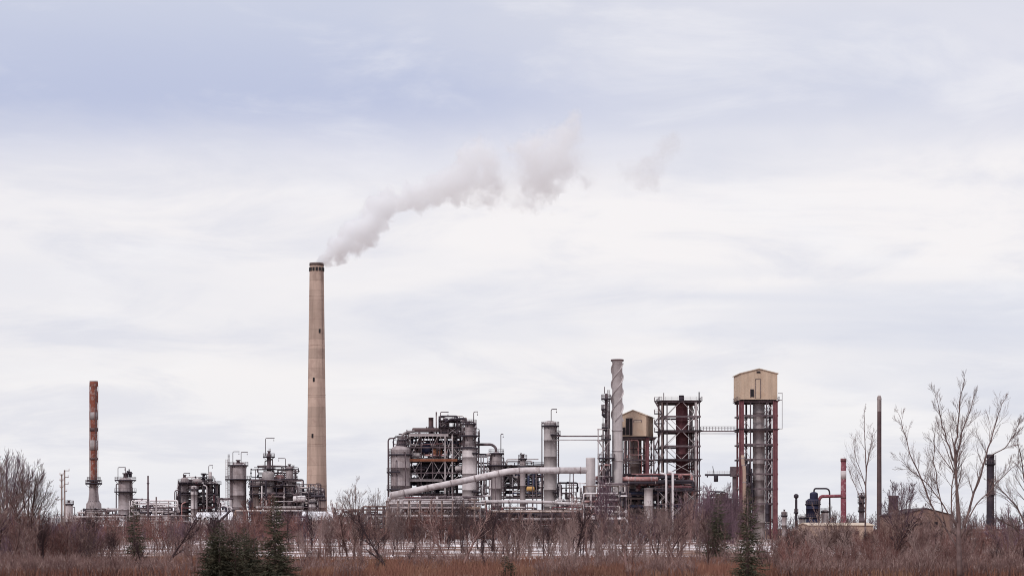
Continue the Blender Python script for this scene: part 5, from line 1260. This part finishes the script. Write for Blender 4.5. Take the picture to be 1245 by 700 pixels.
fan(566, 680, 612, 250, 5, 20, 37, 'dark bare tree before the tall smooth column', M['twig'], 0.7, kids=7)
fan(735, 668, 588, 420, 8, 14, 38, 'dense purple-brown bare tree between vertical duct and straked stack', M['purptwig'], 0.7, kids=9, rmin=0.02)
fan(703, 680, 606, 260, 5, 20, 39, 'wiry bare tree before the foot of the vertical duct', M['twig'], 0.6, kids=7)
fan(637, 684, 624, 240, 4, 16, 40, 'bare tree before the low bluish steel frame', M['twig'], 0.6, kids=7)
fan(1096, 668, 584, 330, 7, 26, 41, 'dark twiggy bare tree around the brown kiln', M['purptwig'], 0.8, kids=9, rmin=0.018)
fan(838, 672, 596, 300, 5, 12, 42, 'pale thin bare tree before the foot of the open tower', M['twig'], 0.6, kids=7)
fan(970, 690, 640, 190, 4, 14, 43, 'dark bare sapling below the black flare post', M['twig'], 0.7, kids=7)
fan(862, 660, 590, 430, 7, 16, 44, 'dense mauve bare tree under the loading boom', M['purptwig'], 0.7, kids=9, rmin=0.02)
fan(888, 660, 592, 440, 6, 14, 45, 'dense mauve bare tree against the red-legged cabin tower', M['purptwig'], 0.7, kids=9, rmin=0.02)
fan(310, 676, 600, 240, 6, 22, 46, 'red-brown bare tree hiding the foot of the brown column beside the tallest spruce', M['redtwig'], 0.7, kids=9, rmin=0.014)
fan(300, 676, 622, 230, 5, 24, 47, 'low red-brown bare tree between the two dark conifers', M['redtwig'], 0.6, kids=8)
fan(1225, 684, 622, 220, 6, 30, 48, 'grey twiggy bare tree at the foot of the blue-black stack', M['purptwig'], 0.7, kids=8)
fan(1120, 690, 628, 180, 5, 26, 49, 'tangled bare tree in front of the brown hall', M['twig'], 0.8, kids=8)
fan(1018, 690, 622, 190, 5, 18, 50, 'bare tree standing before the beige hall', M['twig'], 0.7, kids=8)

def spruce(label, px, top, Y, width, seed, dens=1.0, lop=0.0, pw=0.85, tops=1):
    R = random.Random(seed); s_ = sc(Y); H = wz(top, Y); x = wx(px, Y); Rw = width/2*s_
    t = Thing('spruce_tree', label, 'conifer', (x, Y, 0))
    mb = MB(); cb = MB()
    for q_ in range(tops):
        hx = H*(1.0 if q_ == 0 else R.uniform(0.62, 0.9)); ox = x + (0 if q_ == 0 else R.uniform(-0.6, 0.6)*Rw); oy = Y + (0 if q_ == 0 else R.uniform(-0.5, 0.5)*Rw)
        rw = Rw*(1.0 if tops == 1 else 0.75)
        lean = Vector((R.uniform(-0.03, 0.03), 0, 0))
        mb.tube([(ox, oy, -0.1), (ox+lean.x*hx*0.5, oy, hx*0.5), (ox+lean.x*hx, oy, hx*0.985)], [0.018*hx+0.02, 0.012*hx+0.01, 0.010], 8)
        nb = int(190*dens)
        for k in range(nb):
            f = (k+R.random())/nb; f = f**1.15; z = hx*(0.03+0.95*f); a = k*2.399 + R.uniform(-0.5, 0.5)
            gust = 0.72 + 0.45*mnoise.noise(Vector((a*0.9, f*7, seed*3.1+q_)))   # boughs long on one side, missing on another
            d = Vector((math.cos(a), math.sin(a), 0)); Ln = (rw*(0.03+0.97*(1-f)**pw)*R.uniform(0.7, 1.15)*(gust+0.3) + 0.06)*(1+lop*d.x)
            if R.random() < 0.22: continue
            droop = -0.42*(1-f)**0.7 + 0.12*f; lift = 0.22
            p0 = Vector((ox+lean.x*z, oy, z))
            def at(u): return p0 + d*Ln*u + Vector((0, 0, Ln*(droop*u + lift*u*u)))
            cb.tube([p0, at(0.5), at(1.0)], [0.018, 0.012, 0.005], 3, False)
            sd_ = Vector((-d.y, d.x, 0)); m_ = max(3, int(Ln/0.11))
            for q in range(1, m_+1):
                u = q/m_; c = at(u); w_ = Ln*0.26*(1.12-u)+0.06
                for e_ in range(3):
                    dirn = (sd_*R.choice((-1, 1))*R.uniform(0.2, 1) + d*R.uniform(0.3, 1.0) + Vector((0, 0, R.uniform(-0.75, 0.3)))).normalized()
                    tip = c + dirn*w_*R.uniform(0.7, 1.4); nrm = dirn.cross(Vector((R.uniform(-1, 1), R.uniform(-1, 1), R.uniform(-1, 1)))).normalized()*(0.018+0.045*w_)
                    mid = c.lerp(tip, 0.5); cb.add([c, mid+nrm, tip, mid-nrm], [(0, 1, 2, 3)])
    t.part('trunk', mb, M['bark']); t.part('crown', cb, M['needle'])
    return t
spruce('tallest dark spruce with layered drooping boughs, before the tiered tower', 335, 600, 134, 62, 1, 1.15, 0.12, 0.8)
spruce('bushy spreading conifer, lower than the tall spruce beside it', 266, 634, 132, 62, 2, 0.9, -0.1, 0.5, 4)
spruce('short dark conifer squeezed between the bushy conifer and tall spruce', 298, 640, 138, 48, 3, 0.8, 0.1, 0.5, 3)
spruce('lone dark spruce in front of the hooped davit column', 163.5, 606, 190, 40, 4, 0.75, 0.1, 0.7)
spruce('narrow dark spruce in front of the red-legged cabin tower', 908.5, 590, 136, 50, 5, 1.1, 0.1)
spruce('broader brownish spruce left of the narrow spruce by the cabin tower', 872, 598, 220, 48, 6, 1.0, 0.0, 0.7)
spruce('knee-high dark conifer on the red grass before the pipe racks', 614, 675, 140, 22, 7, 0.3, 0.2, 0.5, 2)
spruce('small dark conifer on the snow at the near end of the pipe racks', 462, 673, 165, 18, 8, 0.3, 0.0, 0.5, 2)

# stuff: dry grass, brush litter, far woods
R = random.Random(3); mb = MB()
for i in range(70000):
    Y = 138 + (R.random()**1.25)*95; x = R.uniform(-0.30, 0.30)*Y
    nse = mnoise.noise(Vector((x*0.08, Y*0.05, 0)))
    h = (0.55 + 0.35*nse)*R.uniform(0.5, 1.5)
    if Y > 195 + 20*mnoise.noise(Vector((x*0.05, 3.3, 0))): h *= 0.55
    a = R.uniform(0, PI); w = R.uniform(0.012, 0.032); dx, dy = math.cos(a)*w, math.sin(a)*w; lx, ly = R.gauss(0, 0.22)*h, R.gauss(0, 0.22)*h
    mb.add([(x-dx, Y-dy, -0.02), (x+dx, Y+dy, -0.02), (x+lx*0.4+dx*0.7, Y+ly*0.4+dy*0.7, h*0.6), (x+lx, Y+ly, h), (x+lx*0.4-dx*0.7, Y+ly*0.4-dy*0.7, h*0.6)], [(0, 1, 2, 3, 4)])
single('dry_grass', mb, M['grass'], 'red-brown dry grass covering the near ground', 'grass', kind='stuff')
mb = MB()
def side_of(px): return 0.9 if (px < 100 or px > 945) else (0.22 if px < 440 else 0.0)
for i in range(42000):
    Y = 139 + 390*R.random()**1.9; px = R.uniform(-20, 1265)
    x = wx(px, Y); nse = mnoise.noise(Vector((x*0.06, Y*0.025, 9)))*0.6 + mnoise.noise(Vector((x*0.22, Y*0.05, 2)))*0.7
    side = side_of(px)
    if nse < (0.10 if Y > 200 else 0.06) - 0.45*side: continue
    h = R.uniform(0.35, 1.2)*(1+0.35*side)*(0.85+1.1*max(0.0, nse)); p = Vector((x, Y, -0.05)); d = Vector((R.gauss(0, 0.22), R.gauss(0, 0.22), 1)).normalized()
    q = p+d*h*0.5; e_ = q + (d+Vector((R.gauss(0, 0.2), R.gauss(0, 0.2), 0.1))).normalized()*h*0.5
    mb.tube([p, q, e_], [0.024, 0.018, 0.009], 3, False)
    for k in range(3):
        f = R.uniform(0.3, 0.9); b0 = p + d*h*0.5*f*2 if f < 0.5 else q + (e_-q)*(2*f-1)
        nd = (d+Vector((R.gauss(0, 0.45), R.gauss(0, 0.45), 0.2))).normalized(); mb.tube([b0, b0+nd*h*0.38], [0.014, 0.008], 3, False)
single('undergrowth', mb, M['twig'], 'thin leafless stalks of weeds scattered over the waste ground', 'undergrowth', kind='stuff')
mb = MB(); cfg = dict(seg=[4, 2], wig=[0.08, 0.2], up=[0.08, 0.1], kids=[8], **{'from': [0.2]}, ang=[(20, 45)], len=[(0.3, 0.5)], rk=[0.6], rmin=0.05)
for i in range(1700):
    Y = R.uniform(860, 1100); x = wx(R.uniform(-60, 1300), Y); h = R.uniform(7, 11)
    grow(mb, Vector((x, Y, 0)), Vector((R.gauss(0, 0.1), R.gauss(0, 0.1), 1)).normalized(), h, 0.14, 0, R, cfg)
single('distant_woods', mb, M['purptwig'], 'hazy line of leafless woods beyond the plant', 'woods', kind='stuff')
